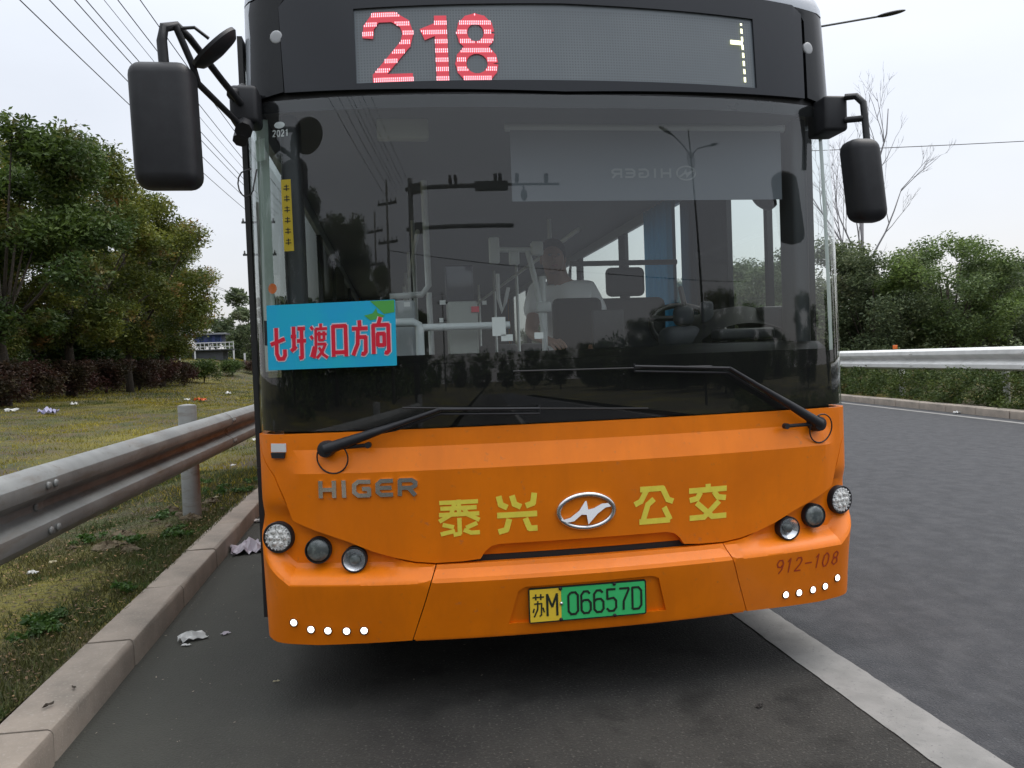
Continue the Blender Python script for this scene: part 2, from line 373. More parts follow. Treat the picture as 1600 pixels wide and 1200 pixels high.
# ------------------------------------------------------------------ ground, roads
def zt(x, y=0):
    t = min(max((-x-3)/12, 0), 1); z = .14+.62*t*t*(3-2*t)
    z += 1.85*math.exp(-((x+15.6)**2/34+(y-64)**2/150))
    return z
gx = [-900,-400,-200,-120,-80,-60,-50,-42]+list(np.arange(-36,-10,1.0))+list(np.arange(-10,-2.2,.26))+[-2.27]
gy = [-400,-150,-80,-50]+list(np.arange(-30,0,3.0))+list(np.arange(0,14,.5))+list(np.arange(14,100,2.0))+[110,130,160,220,400,900]
V = [(x, y, zt(x, y)+(random.uniform(-.02,.02) if x < -2.6 else -.012)) for y in gy for x in gx]; n = len(gx)
obj('verge_ground', V, [(j*n+i, j*n+i+1, (j+1)*n+i+1, (j+1)*n+i) for j in range(len(gy)-1) for i in range(n-1)], SOIL, smooth=3, kind='structure')
def sheet(name, P, z, m):
    return obj(name, [(x, y, z) for x, y in P], [tuple(range(len(P)))], m, kind='structure')
ex = lambda y, o=0: 9.92+.106*(y-9.08)+o          # far edge of the lane
sheet('ground', [(-1500,-1500), (1500,-1500), (1500,1500), (-1500,1500)], -.30, SOIL)
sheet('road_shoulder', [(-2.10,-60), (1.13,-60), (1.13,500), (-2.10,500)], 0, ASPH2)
sheet('road', [(1.13,-60), (ex(-60,.42),-60), (ex(500,.42),500), (1.13,500)], 0, ASPH)
# painted lines: slightly ragged edges
def line_strip(name, x0, x1, y0, y1, fx=None):
    ys = np.arange(y0, y1, .05) if y1-y0 < 30 else np.concatenate([np.arange(y0, 6, .06), np.arange(6, y1, 3)])
    P = []; Q = []
    for y in ys:
        b = fx(y) if fx else 0
        P.append((b+x0+random.gauss(0,.0022), y, .004)); Q.append((b+x1+random.gauss(0,.0022), y, .004))
    V = P+Q; k = len(P); return obj(name, V, [(i, k+i, k+i+1, i+1) for i in range(k-1)], PAINTL, kind='structure')
line_strip('lane_line', 1.01, 1.235, -30, 200)
line_strip('edge_line', -.075, .075, -30, 200, lambda y: ex(y))
# kerbs of single stones
def kerb(name, fx, y0, y1, L, wdt, h, side, phase=0):
    root = bpy.data.objects.new(name, None); C.objects.link(root); root['kind'] = 'structure'; first = None
    y = y0+phase; i = 0
    mb = MB()
    b = .022
    pr = [(0,-.12), (0,h-b*1.1), (b*.3,h-b*.35), (b,h), (wdt-.01,h), (wdt,h-.01), (wdt,-.12)]
    meshes = []
    for q in range(5):
        V = []; F = []; n = len(pr); g = .005
        for yy in (g, .02, L/2, L-.02, L-g):
            e = .004 if yy in (g, L-g) else 0
            for k, (x, z) in enumerate(pr):
                V.append((side*(x+(e if k < 3 else 0)+random.gauss(0,.0012)), yy, z-(e if 1 < k < 6 else 0)+(random.gauss(0,.0012) if k > 0 and k < 6 else 0)))
        for j in range(4):
            for k in range(n-1):
                f = (j*n+k, (j+1)*n+k, (j+1)*n+k+1, j*n+k+1); F.append(f if side < 0 else f[::-1])
        F.append(tuple(range(n))[::(1 if side < 0 else -1)]); F.append(tuple(4*n+k for k in range(n))[::(-1 if side < 0 else 1)])
        o = obj('kerb_stone', V, F, KERBM, root, smooth=.5); meshes.append(o.data); C.objects.unlink(o); bpy.data.objects.remove(o)
    while y < y1:
        o = bpy.data.objects.new('kerb_stone', meshes[i % 5]); C.objects.link(o); o.parent = root
        x = fx(y); dx = fx(y+L)-x
        o.location = (x+random.gauss(0,.003), y, random.gauss(0,.002)); o.rotation_euler = (0, 0, -math.atan2(dx, L)); y += L; i += 1
    return root
kerb('kerb', lambda y: -2.035-.012*max(y,0), -3.0, 40, .965, .225, .135, -1, .045)
kerb('median_kerb', lambda y: ex(y, .40), -6, 48, 1.0, .27, .15, 1)
ys = [-60, 0, 20, 60, 200, 500]
V = [(ex(y, .62), y, .13) for y in ys]+[(ex(y, 900), y, .13) for y in ys]
obj('median_ground', V, [(i, i+6, i+7, i+1) for i in range(5)], SOIL, kind='structure')

# ------------------------------------------------------------------ the bus
bus = thing('city_bus', 'orange and black city bus with lit red route number, parked along the kerb', 'bus')
def part(name, polys, mp, m, parent=bus, **k): return shell(name, polys, mp, m, parent, **k)
seam = [(1.352,1.112), (1.30,1.045), (1.245,.985), (1.205,.895), (1.172,.802), (1.08,.762), (.955,.715), (.86,.672), (.77,.642), (.69,.623), (.61,.614)]
g = .0035
top = [(1.352,1.150), (.69,1.157), (0,1.157)]
gr = [(.43,.622), (.41,.652), (.385,.672), (.35,.680)]           # lip of the slot under the panel
R_ = seam + [(.50,.616)] + gr
L_ = [(-x, z) for x, z in R_][::-1]
full = [(1.352,1.152)] + R_ + L_ + [(-1.352,1.152), (-.69,1.157), (0,1.157), (.69,1.157)]
part('front_panel', [full], surf(off_panel), ORANGE, depth=.03, step=.03, rows=(.68,.995,1.088), smooth=.17)
# slot lip and black slot under the panel
part('slot_lip', [[(.425,.632), (.385,.690), (-.385,.690), (-.425,.632)]], surf(lambda u, z: -.012-.3*(.69-z)), ORANGE, step=.05)
part('slot', [[(.46,.590), (.46,.645), (-.46,.645), (-.46,.590)]], surf(-.035), BLACKR, step=.06)
# centre bumper with the number plate recess
cb = [(.606,.607), (.655,.46), (.712,.305)]
rec = [(-.325,.352), (-.285,.492), (-.255,.508), (.268,.512), (.298,.500), (.338,.352)]
part('centre_bumper', [[(0,.607)]+cb+[(-x, z) for x, z in cb[::-1]]], surf(off_bump), ORANGE, depth=.03, holes=[rec], step=.03, rows=(.545,.56,.575,.59), smooth=.25)
part('plate_recess', [[(x*1.02, .43+(z-.43)*1.03) for x, z in rec]], surf(off_bump, -.014), ORANGE, step=.04)
part('bumper_lip', [[(-.705,.298), (.705,.298), (.70,.306), (-.70,.306)]], surf(-.008), ORANGE, step=.05, depth=.05)
# corner fairings
for s in (1, -1):
    o = [(x+g if x > 1 else x, z-(g if x < 1.25 else 0)-.001) for x, z in seam]
    P = [(UM+.16,1.150), (1.357,1.152)]+[(x+.003, z-.005) for x, z in seam[:4]]+[(x+.002, z-.007) for x, z in seam[4:]]
    P[-1] = (.6105,.607)
    P += [(.659,.46), (.7165,.302), (1.10,.288), (1.28,.292), (UM,.305), (UM+.16,.315)]
    P = [(s*x, z) for x, z in P]
    cz_ = lambda d: [(s*a, .545+max(0, a-1.18)*.85+d) for a in (.68, .9, 1.18, 1.22, 1.26, 1.30, 1.34, UM-.01)]
    part('corner_fairing', [P], surf(off_bump), ORANGE, depth=.03, step=.025, creases=[cz_(d) for d in (-.012, 0, .015, .03, .045, .058, .075)], smooth=.35)
# black backing behind the seams
part('seam_backing', [[(-1.38,.34), (1.38,.34), (1.40,1.12), (-1.40,1.12)]], surf(-.045), BLACKR, step=.08)
# headlights
def lampmtx(p, yaw): return Matrix.Translation(p) @ Matrix.Rotation(yaw, 4, 'Z') @ Matrix.Rotation(PI/2, 4, 'X')
for s in (-1, 1):
    for (uu, z, r, kind, back) in ((1.246,.730,.060,'multi',.004), (1.078,.678,.050,'dark',.004), (.932,.640,.048,'projector',.012)):
        p = S(s*uu, z, back); mt = lampmtx(p, s*(.30 if kind == 'multi' else .10))
        mb = MB(); mb.lathe([(r*.80,-.05), (r*1.05,-.07), (r*1.08,-.002), (r*1.04,.003), (r*.99,.003), (r*.95,-.002), (r*.92,-.045)], 40, mt)
        h = mb.build('headlight', BLACKP, bus, smooth=.6)
        if kind == 'multi':
            q = MB(); q.lathe([(r*.93,-.004), (r*.9,-.002), (r*.8,0), (r*.5,.002), (r*.15,.003)], 40, mt); q.build('reflector', REFL, h, smooth=3)
            for k in range(18):
                a = 2*PI*k/18; q = MB(); c = mt @ Vector((r*.84*math.cos(a), r*.84*math.sin(a), .002))
                q.lathe([(.0042,0), (.004,.003), (.002,.0045)], 8, Matrix.Translation(c) @ mt.to_3x3().to_4x4()); q.build('lamp_bead', REFL2, h, smooth=3)
            for k in range(7):
                a = 2*PI*k/6; rr = 0 if k == 6 else r*.48; c = mt @ Vector((rr*math.cos(a), rr*math.sin(a), .001)); q = MB()
                q.lathe([(.0105,0), (.010,.004), (.006,.007), (.002,.008)], 10, Matrix.Translation(c) @ mt.to_3x3().to_4x4()); q.build('lamp_facet', REFL, h, smooth=3)
        elif kind == 'dark':
            q = MB(); q.lathe([(r*.93,-.006), (r*.85,.002), (r*.6,.009), (r*.3,.012), (r*.05,.013)], 40, mt); q.build('lens', DARKLENS, h, smooth=3)
        else:
            q = MB(); q.lathe([(r*.93,-.001), (r*.80,-.008), (r*.55,-.018), (r*.45,-.020)], 40, mt, False); q.build('bowl', BOWLM, h, smooth=3)
            q = MB(); q.lathe([(r*.46,-.018), (r*.42,-.006), (r*.28,.001), (r*.05,.003)], 32, mt, False); q.build('projector_lens', DARKLENS, h, smooth=3)
        q = MB(); q.lathe([(r*.95,.004), (r*.8,.008), (r*.4,.012), (r*.03,.013)], 40, mt, False); q.build('glass_cover', LENS, h, smooth=3)
    for (uu, z) in ((1.184,.387), (1.118,.358), (1.050,.353), (.975,.351), (.905,.352)):
        p = S(s*uu, z, off_bump(uu, z)); a = math.atan(2*A2*uu+4*A4*uu**3)*s
        mt = lampmtx(p, a); q = MB(); q.lathe([(.017,-.012), (.018,.003), (.015,.005), (.0135,.001)], 20, mt); h = q.build('daytime_lamp', BLACKP, bus, smooth=.6)
        q = MB(); q.lathe([(.0135,.002), (.011,.006), (.004,.008)], 20, mt); q.build('lens', DRL, h, smooth=3)
# windscreen
gl_out = [(-1.352,1.162), (0,1.162), (1.352,1.162), (1.385,1.30), (1.37,2.49), (1.28,2.512), (0,2.500), (-1.28,2.512), (-1.37,2.49), (-1.385,1.30)]
part('windscreen', [gl_out], surf(0), GLASS, step=.06, smooth=3)
fr_o = [(-1.372,1.166), (1.372,1.166), (1.39,1.44), (1.26,1.415), (.9,1.392), (0,1.40), (-.9,1.385), (-1.27,1.385), (-1.39,1.41)]
part('lower_black_band', [fr_o], surf(-.010), FRIT, step=.06, smooth=3)
part('upper_black_band', [[(-1.37,2.515), (-1.37,2.475), (-1.1,2.462), (0,2.448), (1.1,2.462), (1.37,2.475), (1.37,2.515)]], surf(-.010), DUSTY, step=.06, smooth=3)
for s in (-1, 1):   # pale green corner posts and dark pillar trim behind the glass
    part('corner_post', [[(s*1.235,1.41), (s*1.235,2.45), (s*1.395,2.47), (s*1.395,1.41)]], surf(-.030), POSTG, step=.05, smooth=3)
    mb = MB(); mb.box(*sorted((s*1.10, s*1.175)), .27, .42, 1.40, 2.48, .02); mb.build('pillar_trim', INTD, bus, smooth=.6)
# route display header
hd = [(-1.135,2.540), (-1.150,2.900), (-1.10,2.955), (0,2.985), (1.09,2.965), (1.135,2.93), (1.120,2.540), (0,2.513)]
led = [(-.846,2.558), (-.846,2.868), (0,2.885), (.870,2.872), (.866,2.562), (0,2.560)]
part('display_frame', [hd], surf(.006), HEADER, holes=[led], depth=.03, step=.06, smooth=.5)
part('display_window', [[(x, z) for x, z in led]], surf(-.004), LEDW, step=.06, smooth=3)
for s in (-1, 1):
    e = [(s*1.140,2.545), (s*1.152,2.900), (s*1.11,2.958), (s*1.20,2.955), (s*1.285,2.945), (s*1.300,2.90), (s*1.292,2.80), (s*1.300,2.60), (s*1.325,2.520), (s*1.28,2.518)]
    part('header_corner', [e], surf(.003), DUSTY, depth=.03, step=.04, smooth=.5)
    e = [(s*1.328,2.515), (s*1.303,2.60), (s*1.295,2.80), (s*1.303,2.90), (s*1.288,2.948), (s*(UM+.16),2.95), (s*(UM+.16),2.50), (s*1.40,2.495)]
    part('upper_corner', [e], surf(.003), SILVER, depth=.03, step=.04, smooth=.5)
    p = S(s*1.163, 2.776, .004); mt = lampmtx(p, s*.32); q = MB(); q.lathe([(.027,-.01), (.027,.001), (.022,.0025), (.010,.003)], 24, mt); q.build('marker_lamp', MARK, bus, smooth=3)
part('header_seam', [[(-1.30,2.515), (0,2.505), (1.30,2.515), (1.30,2.55), (-1.30,2.55)]], surf(-.020), BLACKR, step=.06)
mb = MB()
for a in np.arange(-.838, .860, .0118):
    for b in np.arange(2.568, 2.862, .0118): mb.add([S(a, b, -.0035), S(a+.006, b, -.0035), S(a+.006, b+.006, -.0035), S(a, b+.006, -.0035)], [(0,1,2,3)])
mb.build('unlit_dots', mat('unlit_dot', (.105,.12,.125), .5), bus)['kind'] = 'stuff'
# route number: glyphs of glowing rows and columns
def poly_in(polys, x, z): return any(inside(q, x, z) for q in polys)
dig = {
 '2': ([[(.02,.66),(.05,.82),(.22,.965),(.60,.965),(.86,.86),(.93,.72),(.86,.56),(.20,.08)], [(.10,.055),(1.0,.055)]], -.797, 2.556, .178, .283),
 '1': ([[(.08,.70),(.62,.80)], [(.66,.98),(.66,.0)]], -.585, 2.556, .130, .280),
 '8': ([[(.5+.36*math.cos(a), .735+.215*math.sin(a)) for a in np.linspace(0, 2*PI, 13)], [(.5+.42*math.cos(a), .265+.23*math.sin(a)) for a in np.linspace(0, 2*PI, 15)]], -.437, 2.556, .156, .275)}
for ch, (ln, ox, oz, sx_, sz_) in dig.items():
    q = strokes(ln, .043 if ch != '1' else .050, ox, oz, sx_, sz_)
    o = part('route_digit', [p for p in q], surf(.0015), LEDRED, step=None); 
    mb = MB(); x = ox-.03
    while x < ox+sx_+.04:
        k = 0
        while k < 8:
            z = oz+.004+k*.0385
            if poly_in(q, x, z+.008):
                for (z0, z1) in ((z, z+.008), (z+.0095, z+.0175)):
                    if poly_in(q, x, (z0+z1)/2):
                        a = [S(x-.0018, z0, .003), S(x+.0018, z0, .003), S(x+.0018, z1, .003), S(x-.0018, z1, .003)]; mb.add(a, [(0,1,2,3)])
            k += 1
        x += .0077
    d = mb.build('lit_dots', LEDPINK, o); d['kind'] = 'stuff'
mb = MB()
for k in range(8):
    z = 2.585+k*.036; h = .022 if k < 7 else .010
    mb.add([S(.806+.001*(k % 2), z, .003), S(.816, z, .003), S(.816, z+h, .003), S(.806, z+h, .003)], [(0,1,2,3)])
mb.add([S(.752,2.749,.003), S(.812,2.749,.003), S(.812,2.768,.003), S(.752,2.768,.003)], [(0,1,2,3)])
mb.build('yellow_stroke', LEDYEL, bus)
# yellow characters 
glyph = {
 'tai': ([[(.02,.93),(.98,.93)], [(.04,.77),(.94,.77)], [(0,.60),(1,.60)], [(.5,1.0),(.5,.62)], [(.40,.92),(.30,.60),(.0,.42)], [(.60,.78),(.72,.58),(1.0,.42)], [(.50,.50),(.50,.07),(.34,.04)], [(.08,.33),(.36,.25)], [(.02,.07),(.38,.15)], [(.94,.34),(.66,.22)], [(.60,.17),(.78,.08),(1.0,.08)]], -.588, .721, .160, .150),
 'xing': ([[(.05,.96),(.10,.74),(.26,.66)], [(.38,.96),(.44,.74),(.60,.66)], [(.94,1.0),(.90,.74),(.72,.68)], [(0,.47),(1,.47)], [(.30,.37),(.22,.10),(.02,.05)], [(.70,.37),(.80,.10),(1.0,.10)]], -.357, .721, .162, .162),
 'gong': ([[(.14,.94),(.72,.94),(.86,.62),(1.0,.56)], [(.30,.90),(.16,.62),(0,.54)], [(.50,.66),(.34,.52),(.22,.10)], [(.12,.06),(.92,.06)], [(.76,.42),(.92,.06)]], .212, .722, .168, .155),
 'jiao': ([[(.5,1.0),(.5,.86)], [(0,.84),(1,.84)], [(.30,.78),(.22,.62),(.02,.58)], [(.66,.78),(.76,.62),(.98,.58)], [(.20,.50),(.62,.09),(1,.09)], [(.80,.50),(.40,.09),(.02,.09)]], .450, .716, .172, .155)}
for k, (ln, ox, oz, sx_, sz_) in glyph.items():
    part('yellow_character', strokes(ln, .0235 if k != 'tai' else .0175, ox, oz, sx_, sz_), surf(off_panel, .0015), YELLOW, step=.03)
# chrome maker's letters
let = {'H': [[(.1,1),(.1,0)], [(.9,1),(.9,0)], [(.1,.48),(.9,.48)]], 'I': [[(.5,1),(.5,0)]],
 'G': [[(.98,.88),(.32,.90),(.10,.72),(.10,.28),(.32,.10),(.90,.10),(.90,.48),(.52,.48)]], 'E': [[(.98,.90),(.32,.90),(.12,.72),(.12,.28),(.32,.10),(.98,.10)], [(.12,.50),(.90,.50)]],
 'R': [[(.10,0),(.10,.90),(.72,.90),(.92,.76),(.92,.58),(.72,.46),(.10,.46)], [(.55,.46),(.92,0)]]}
x = -1.052
for ch, wd in (('H',.066), ('I',.030), ('G',.072), ('E',.070), ('R',.074)):
    part('chrome_letter', strokes(let[ch], .0165, x, .897, wd, .070, .04), surf(off_panel, .009), CHROME, depth=.009)
    x += wd+.0175
# oval badge
cx, cz = .0065, .795
rg = MB().tube([S(cx+.115*math.cos(a), cz+.069*math.sin(a), off_panel(cx, cz+.069*math.sin(a))+.004) for a in np.linspace(0, 2*PI, 65)[:-1]], .0105, 10, closed=True).build('badge', CHROME, bus, smooth=3)
bolt_ = [(-.106,-.030), (-.070,-.022), (-.030,.004), (.002,.046), (.007,.006), (.030,.010), (.066,.026), (.112,.027), (.112,.014), (.080,.010), (.045,-.012), (.003,-.052), (-.001,-.014), (-.022,-.012), (-.055,-.036), (-.085,-.040)]
part('badge_bolt', [[(cx+a, cz+b) for a, b in bolt_]], lambda u, z, d: S(u, z, off_panel(u, z)+.012-.30*(z-cz)-d), CHROME, parent=rg, depth=.02, step=.008, smooth=.2)
# fleet number
num = {'9': [[(.85,.62),(.62,.46),(.25,.50),(.12,.72),(.30,.95),(.70,.95),(.88,.72),(.80,.30),(.45,0)]], '1': [[(.2,.78),(.58,1),(.50,0)]],
 '2': [[(.12,.76),(.30,.96),(.70,.96),(.86,.76),(.70,.50),(.08,.04),(.9,.04)]], '-': [[(.05,.48),(.95,.48)]], '0': [[(.5,1),(.18,.82),(.10,.3),(.35,.02),(.65,.04),(.85,.3),(.85,.75),(.5,1)]],
 '8': [[(.5,.98),(.18,.80),(.25,.58),(.75,.46),(.88,.20),(.5,.01),(.12,.2),(.25,.46),(.75,.60),(.82,.82),(.5,.98)]]}
x = .835
for ch in '912-108':
    wd = .030 if ch == '1' else .040
    part('fleet_digit', strokes(num[ch], .0062, x, .455+.0*x, wd, .064, .10), surf(off_bump, .0015), REDNUM, step=.02); x += wd+.0125
# number plate on its own board
def plane_map(o, ax, az, n): return lambda x, y, d: o+ax*x+az*y-n*d
px = Vector((1, 0, 0)); pz = Vector((0, -.045, 1)).normalized(); pn = Vector((0, -1, -.045)).normalized()
def pm(add): return plane_map(S(0, .4245, .028)+Vector((0, 0, 0))+pn*add, px, pz, pn)
def rect(x0, x1, y0, y1, r=.006): 
    P = []
    for (cx_, cy_, a0) in ((x1-r, y1-r, 0), (x0+r, y1-r, PI/2), (x0+r, y0+r, PI), (x1-r, y0+r, 1.5*PI)):
        P += [(cx_+r*math.cos(a0+k*PI/6), cy_+r*math.sin(a0+k*PI/6)) for k in range(4)]
    return P
plt = part('number_plate', [rect(-.246,.246,-.0725,.0725,.008)], pm(0), PLATEK, depth=.008)
part('green_field', [rect(-.112,.240,-.067,.067)], pm(.0015), PLATEG, parent=plt)
part('yellow_field', [[(-.241,-.067), (-.1125,-.067), (-.1125,.067), (-.241,.067)]], pm(.0015), PLATEY, parent=plt)
pl = {'0': [[(.28,1),(.72,1),(.97,.86),(.97,.14),(.72,0),(.28,0),(.03,.14),(.03,.86),(.28,1)]],
 '6': [[(.90,.88),(.68,1),(.30,1),(.04,.84),(.04,.14),(.28,0),(.72,0),(.96,.14),(.96,.46),(.72,.60),(.28,.60),(.04,.50)]],
 '5': [[(.92,1),(.08,1),(.08,.56),(.70,.60),(.96,.46),(.96,.14),(.70,0),(.25,0),(.02,.14)]], '7': [[(.02,1),(.96,1),(.96,.92),(.45,.40),(.42,0)]],
 'D': [[(.06,0),(.06,1),(.68,1),(.96,.84),(.96,.16),(.68,0),(.06,0)]], 'M': [[(.04,0),(.04,1),(.5,.42),(.96,1),(.96,0)]],
 's': [[(0,.86),(1,.86)], [(.28,1),(.28,.74)], [(.72,1),(.72,.74)], [(.12,.58),(.78,.58),(.74,.08),(.58,.02)], [(.45,.70),(.42,.34),(.10,0)], [(.12,.38),(.02,.20)], [(.88,.40),(1.0,.18)]]}
part('plate_character', strokes(pl['s'], .0062, -.230, -.046, .047, .094), pm(.003), PLATEK, parent=plt)
part('plate_character', strokes(pl['M'], .0092, -.172, -.046, .044, .090), pm(.003), PLATEK, parent=plt)
for i, ch in enumerate('06657D'):
    part('plate_character', strokes(pl[ch], .0092, -.084+i*.0535, -.046, .042, .090), pm(.003), PLATEK, parent=plt)
for (a, b) in ((-.115,.064), (.110,.066), (-.115,-.064), (.110,-.066), (-.112,.002)):
    q = MB(); q.lathe([(.0075,0), (.007,.004), (.003,.006)], 10, Matrix.Translation(pm(.002)(a, b, 0)) @ Matrix.Rotation(PI/2, 4, 'X')); q.build('plate_screw', CHROME if b == .002 else BLACKP, plt, smooth=3)
# reflector and ultrasonic box under the screen
mp_ = surf(off_panel, .004); part('reflector_sticker', [[(-1.253,1.082), (-1.187,1.082), (-1.187,1.117), (-1.253,1.117)]], mp_, WHITE, depth=.003)
part('sensor', [[(-1.246,1.058), (-1.193,1.058), (-1.190,1.080), (-1.249,1.080)]], surf(off_panel, .012), BLACKP, depth=.012)
# wipers
def wiper(s, piv, elbow, aend, b0, b1, stub, loop):
    p = S(*piv, .055); root = MB().lathe([(.032,-.06), (.034,-.01), (.030,.008), (.012,.014)], 24, lampmtx(p, s*.2)).build('wiper', BLACKP, bus, smooth=.6)
    m1 = [S(piv[0]+(elbow[0]-piv[0])*t, piv[1]+(elbow[1]-piv[1])*t, .055-.012*t) for t in (0,.2,.4,.7,1)]
    MB().tube(m1, [.024,.021,.017,.010,.008], 8).tube([S(elbow[0]+(aend[0]-elbow[0])*t, elbow[1]+(aend[1]-elbow[1])*t, .043-.006*t) for t in np.linspace(0,1,6)], .0065, 6).build('arm', BLACKP, root, smooth=.8)
    d = (0, -.017)
    MB().tube([S(piv[0]+(elbow[0]-piv[0])*t+(0), piv[1]+(elbow[1]-piv[1])*t-.020*sm(.3,.6,t), .040-.005*t) for t in (.35,.6,.8,1)]+[S(elbow[0]+(aend[0]-elbow[0])*t, elbow[1]+(aend[1]-elbow[1])*t-.020, .036) for t in np.linspace(.08,1,6)]+[S(aend[0], aend[1]+.012, .036)], .0045, 6).build('guide_arm', BLACKP, root, smooth=.8)
    P = [S(b0[0]+(b1[0]-b0[0])*t, b0[1]+(b1[1]-b0[1])*t, .016) for t in np.linspace(0,1,14)]
    mb = MB().tube(P, .0042, 6); mb.build('blade', BLACKR, root, smooth=.8)
    MB().tube([S(*piv, .045), S(*stub, .04)], [.008,.008], 8).tube([S(*stub, .052), S(*stub, .030)], .013, 8).build('washer_nozzle', BLACKP, root, smooth=.8)
    MB().tube([S(loop[0]+.060*math.cos(a), loop[1]+.060*math.sin(a)*1.05, .045+.01*math.sin(a)) for a in np.linspace(0,2*PI,28)[:-1]], .0032, 6, closed=True).build('washer_hose', BLACKR, root, smooth=3)
wiper(-1, (-1.014,1.094), (-.565,1.236), (-.172,1.222), (-.715,1.246), (.285,1.200), (-.850,1.105), (-.990,1.058))
wiper(1, (1.070,1.092), (.640,1.353), (.226,1.376), (-.270,1.375), (.575,1.364), (.905,1.092), (1.085,1.070))
# roof, sides, rear
zr0 = 2.955; nn = 60; us = np.linspace(-(UM+.16), UM+.16, nn); V = []; F = []
prof = [(0,0), (.004,.035), (.02,.075), (.05,.115), (.10,.150), (.15,.168)]
ztop = lambda u: 2.955+.03*(1-min(abs(u)/1.2,1)**2)
for (i_, h) in prof:
    for u in us: V.append(S(u, zr0, .004-i_)*1 + Vector((0, 0, h+ztop(u)-zr0)))
for j in range(len(prof)-1):
    for i in range(nn-1): F.append((j*nn+i, j*nn+i+1, (j+1)*nn+i+1, (j+1)*nn+i))
F.append(tuple((len(prof)-1)*nn+i for i in range(nn)))
obj('roof_cap', V, F, SILVER, bus, smooth=.8)
Y0 = YS+.165; Y1 = 10.6
prr = [(W-.15,.168+2.955), (W-.10,.150+2.955), (W-.05,.115+2.955), (W-.02,.075+2.955), (W-.004,.035+2.955), (W+.002,2.955)]
P = [(-x, z) for x, z in prr[::-1]]+prr; k = len(P)
obj('roof', [(x, Y0, z) for x, z in P]+[(x, Y1, z) for x, z in P], [(i, i+k, i+k+1, i+1) for i in range(k-1)], SILVER, bus, smooth=.8)
WY = (2.75, 8.15)
for s in (1, -1):
    X = sorted((s*(W-.03), s*(W+.002)))
    mb = MB().box(*X, Y0, Y1, 1.02, 1.16)
    for a, b in ((Y0, WY[0]-.58), (WY[0]+.58, WY[1]-.58), (WY[1]+.58, Y1)): 
        if s < 0 and a == Y0: a = 1.75
        mb.box(*X, a, b, .32, 1.02)
    mb.build('side_panel', ORANGE, bus)
    MB().box(*X, Y0, Y1, 2.48, 2.958).build('upper_side_panel', SILVER, bus)
    wins = ([(.50,.90), (.94,1.42), (2.2,3.55), (3.75,5.2), (5.4,6.9), (7.1,8.6), (8.8,10.2)] if s > 0 else [(2.0,3.4), (3.6,5.0), (6.5,7.9), (8.1,10.2)])
    prev = Y0; z0 = 1.16; mb = MB()
    if s < 0: prev = 1.75
    for a, b in wins:
        mb.box(*X, prev, a, z0, 2.48); prev = b
        mb.box(*X, a, b, z0, 1.30 if not (s > 0 and b < 1.5) else 1.42)
        gl = MB().add([(s*(W-.012), a-.003, 1.295), (s*(W-.012), b+.003, 1.295), (s*(W-.012), b+.003, 2.483), (s*(W-.012), a-.003, 2.483)], [(0,1,2,3)[::s]]); gl.build('side_window', SGLASS, bus)
    mb.box(*X, prev, Y1, z0, 2.48); mb.build('window_pillars', DUSTY, bus)
    for wy in WY:
        q = MB(); mt = Matrix.Translation((s*1.14, wy, .48)) @ Matrix.Rotation(s*PI/2, 4, 'Y')
        wh = q.lathe([(.30,-.13), (.46,-.13), (.48,-.09), (.48,.09), (.46,.12), (.30,.10)], 36, mt).build('wheel', TYRE, bus, smooth=.6)
        MB().lathe([(.30,-.05), (.29,.06), (.16,.02), (.13,.09), (.05,.10)], 30, mt).build('rim', RIM, wh, smooth=.6)
MB().box(-W, W, Y1, Y1+.04, .32, 3.05).build('rear_panel', ORANGE, bus)
# open plug door standing off the kerb side
dr = MB().box(-W-.028, -W-.007, YS+.02, 1.62, .36, 1.0).build('door_leaf', BLACKP, bus)
MB().box(-W-.028, -W-.007, YS+.02, YS+.07, 1.003, 2.82).box(-W-.028, -W-.007, 1.57, 1.62, 1.003, 2.82).box(-W-.028, -W-.007, YS+.073, 1.567, 2.74, 2.82).build('door_frame', BLACKR, dr)
MB().add([(-W-.017, YS+.073, 1.003), (-W-.017, YS+.073, 2.737), (-W-.017, 1.567, 2.737), (-W-.017, 1.567, 1.003)], [(0,1,2,3)]).build('door_glass', SGLASS, dr)
# floor, ceiling and inner walls
MB().box(-W+.035, W-.035, .42, Y1, .30, .36).build('floor', mat('bus_floor', (.20,.20,.21), .6), bus)
MB().box(-W+.035, W-.035, .40, Y1, 2.56, 2.60).build('ceiling', INTM, bus)
MB().box(-1.1, 1.1, .15, .42, .28, .34).box(-1.0, 1.0, .30, .34, .34, 1.10).box(-.95,-.45,1.3,9.9,.33,.295).box(.45,.95,1.3,9.9,.33,.295).build('chassis', BLACKR, bus)
MB().box(-W+.034, -W+.06, 1.8, Y1, .36, 1.30).box(W-.06, W-.034, .5, Y1, .36, 1.30).build('inner_lining', INTM, bus)
MB().box(-W+.06, W-.06, Y1-.06, Y1-.01, .36, 2.56).build('rear_lining', INTD, bus)
MB().box(-.62, .62, 9.9, 10.5, .36, 1.5, .05).build('engine_box', INTD, bus)
# dashboard
V = []; F = []; nu = 25
for i in range(nu):
    u = -1.20+2.40*i/(nu-1)
    for (dy, z) in ((.03,1.10), (.035,1.42), (.10,1.455), (.42,1.44+.03*sm(0,.8,u)), (.52,1.36), (.55,.8)):
        p = S(u, z); V.append((p.x, .03*max(z-1.12,0)**2+A2*u*u+A4*u**4+dy, z))
for i in range(nu-1):
    for j in range(5): F.append((i*6+j, i*6+j+1, (i+1)*6+j+1, (i+1)*6+j))
obj('dashboard', V, F, FRIT, bus, smooth=.7)
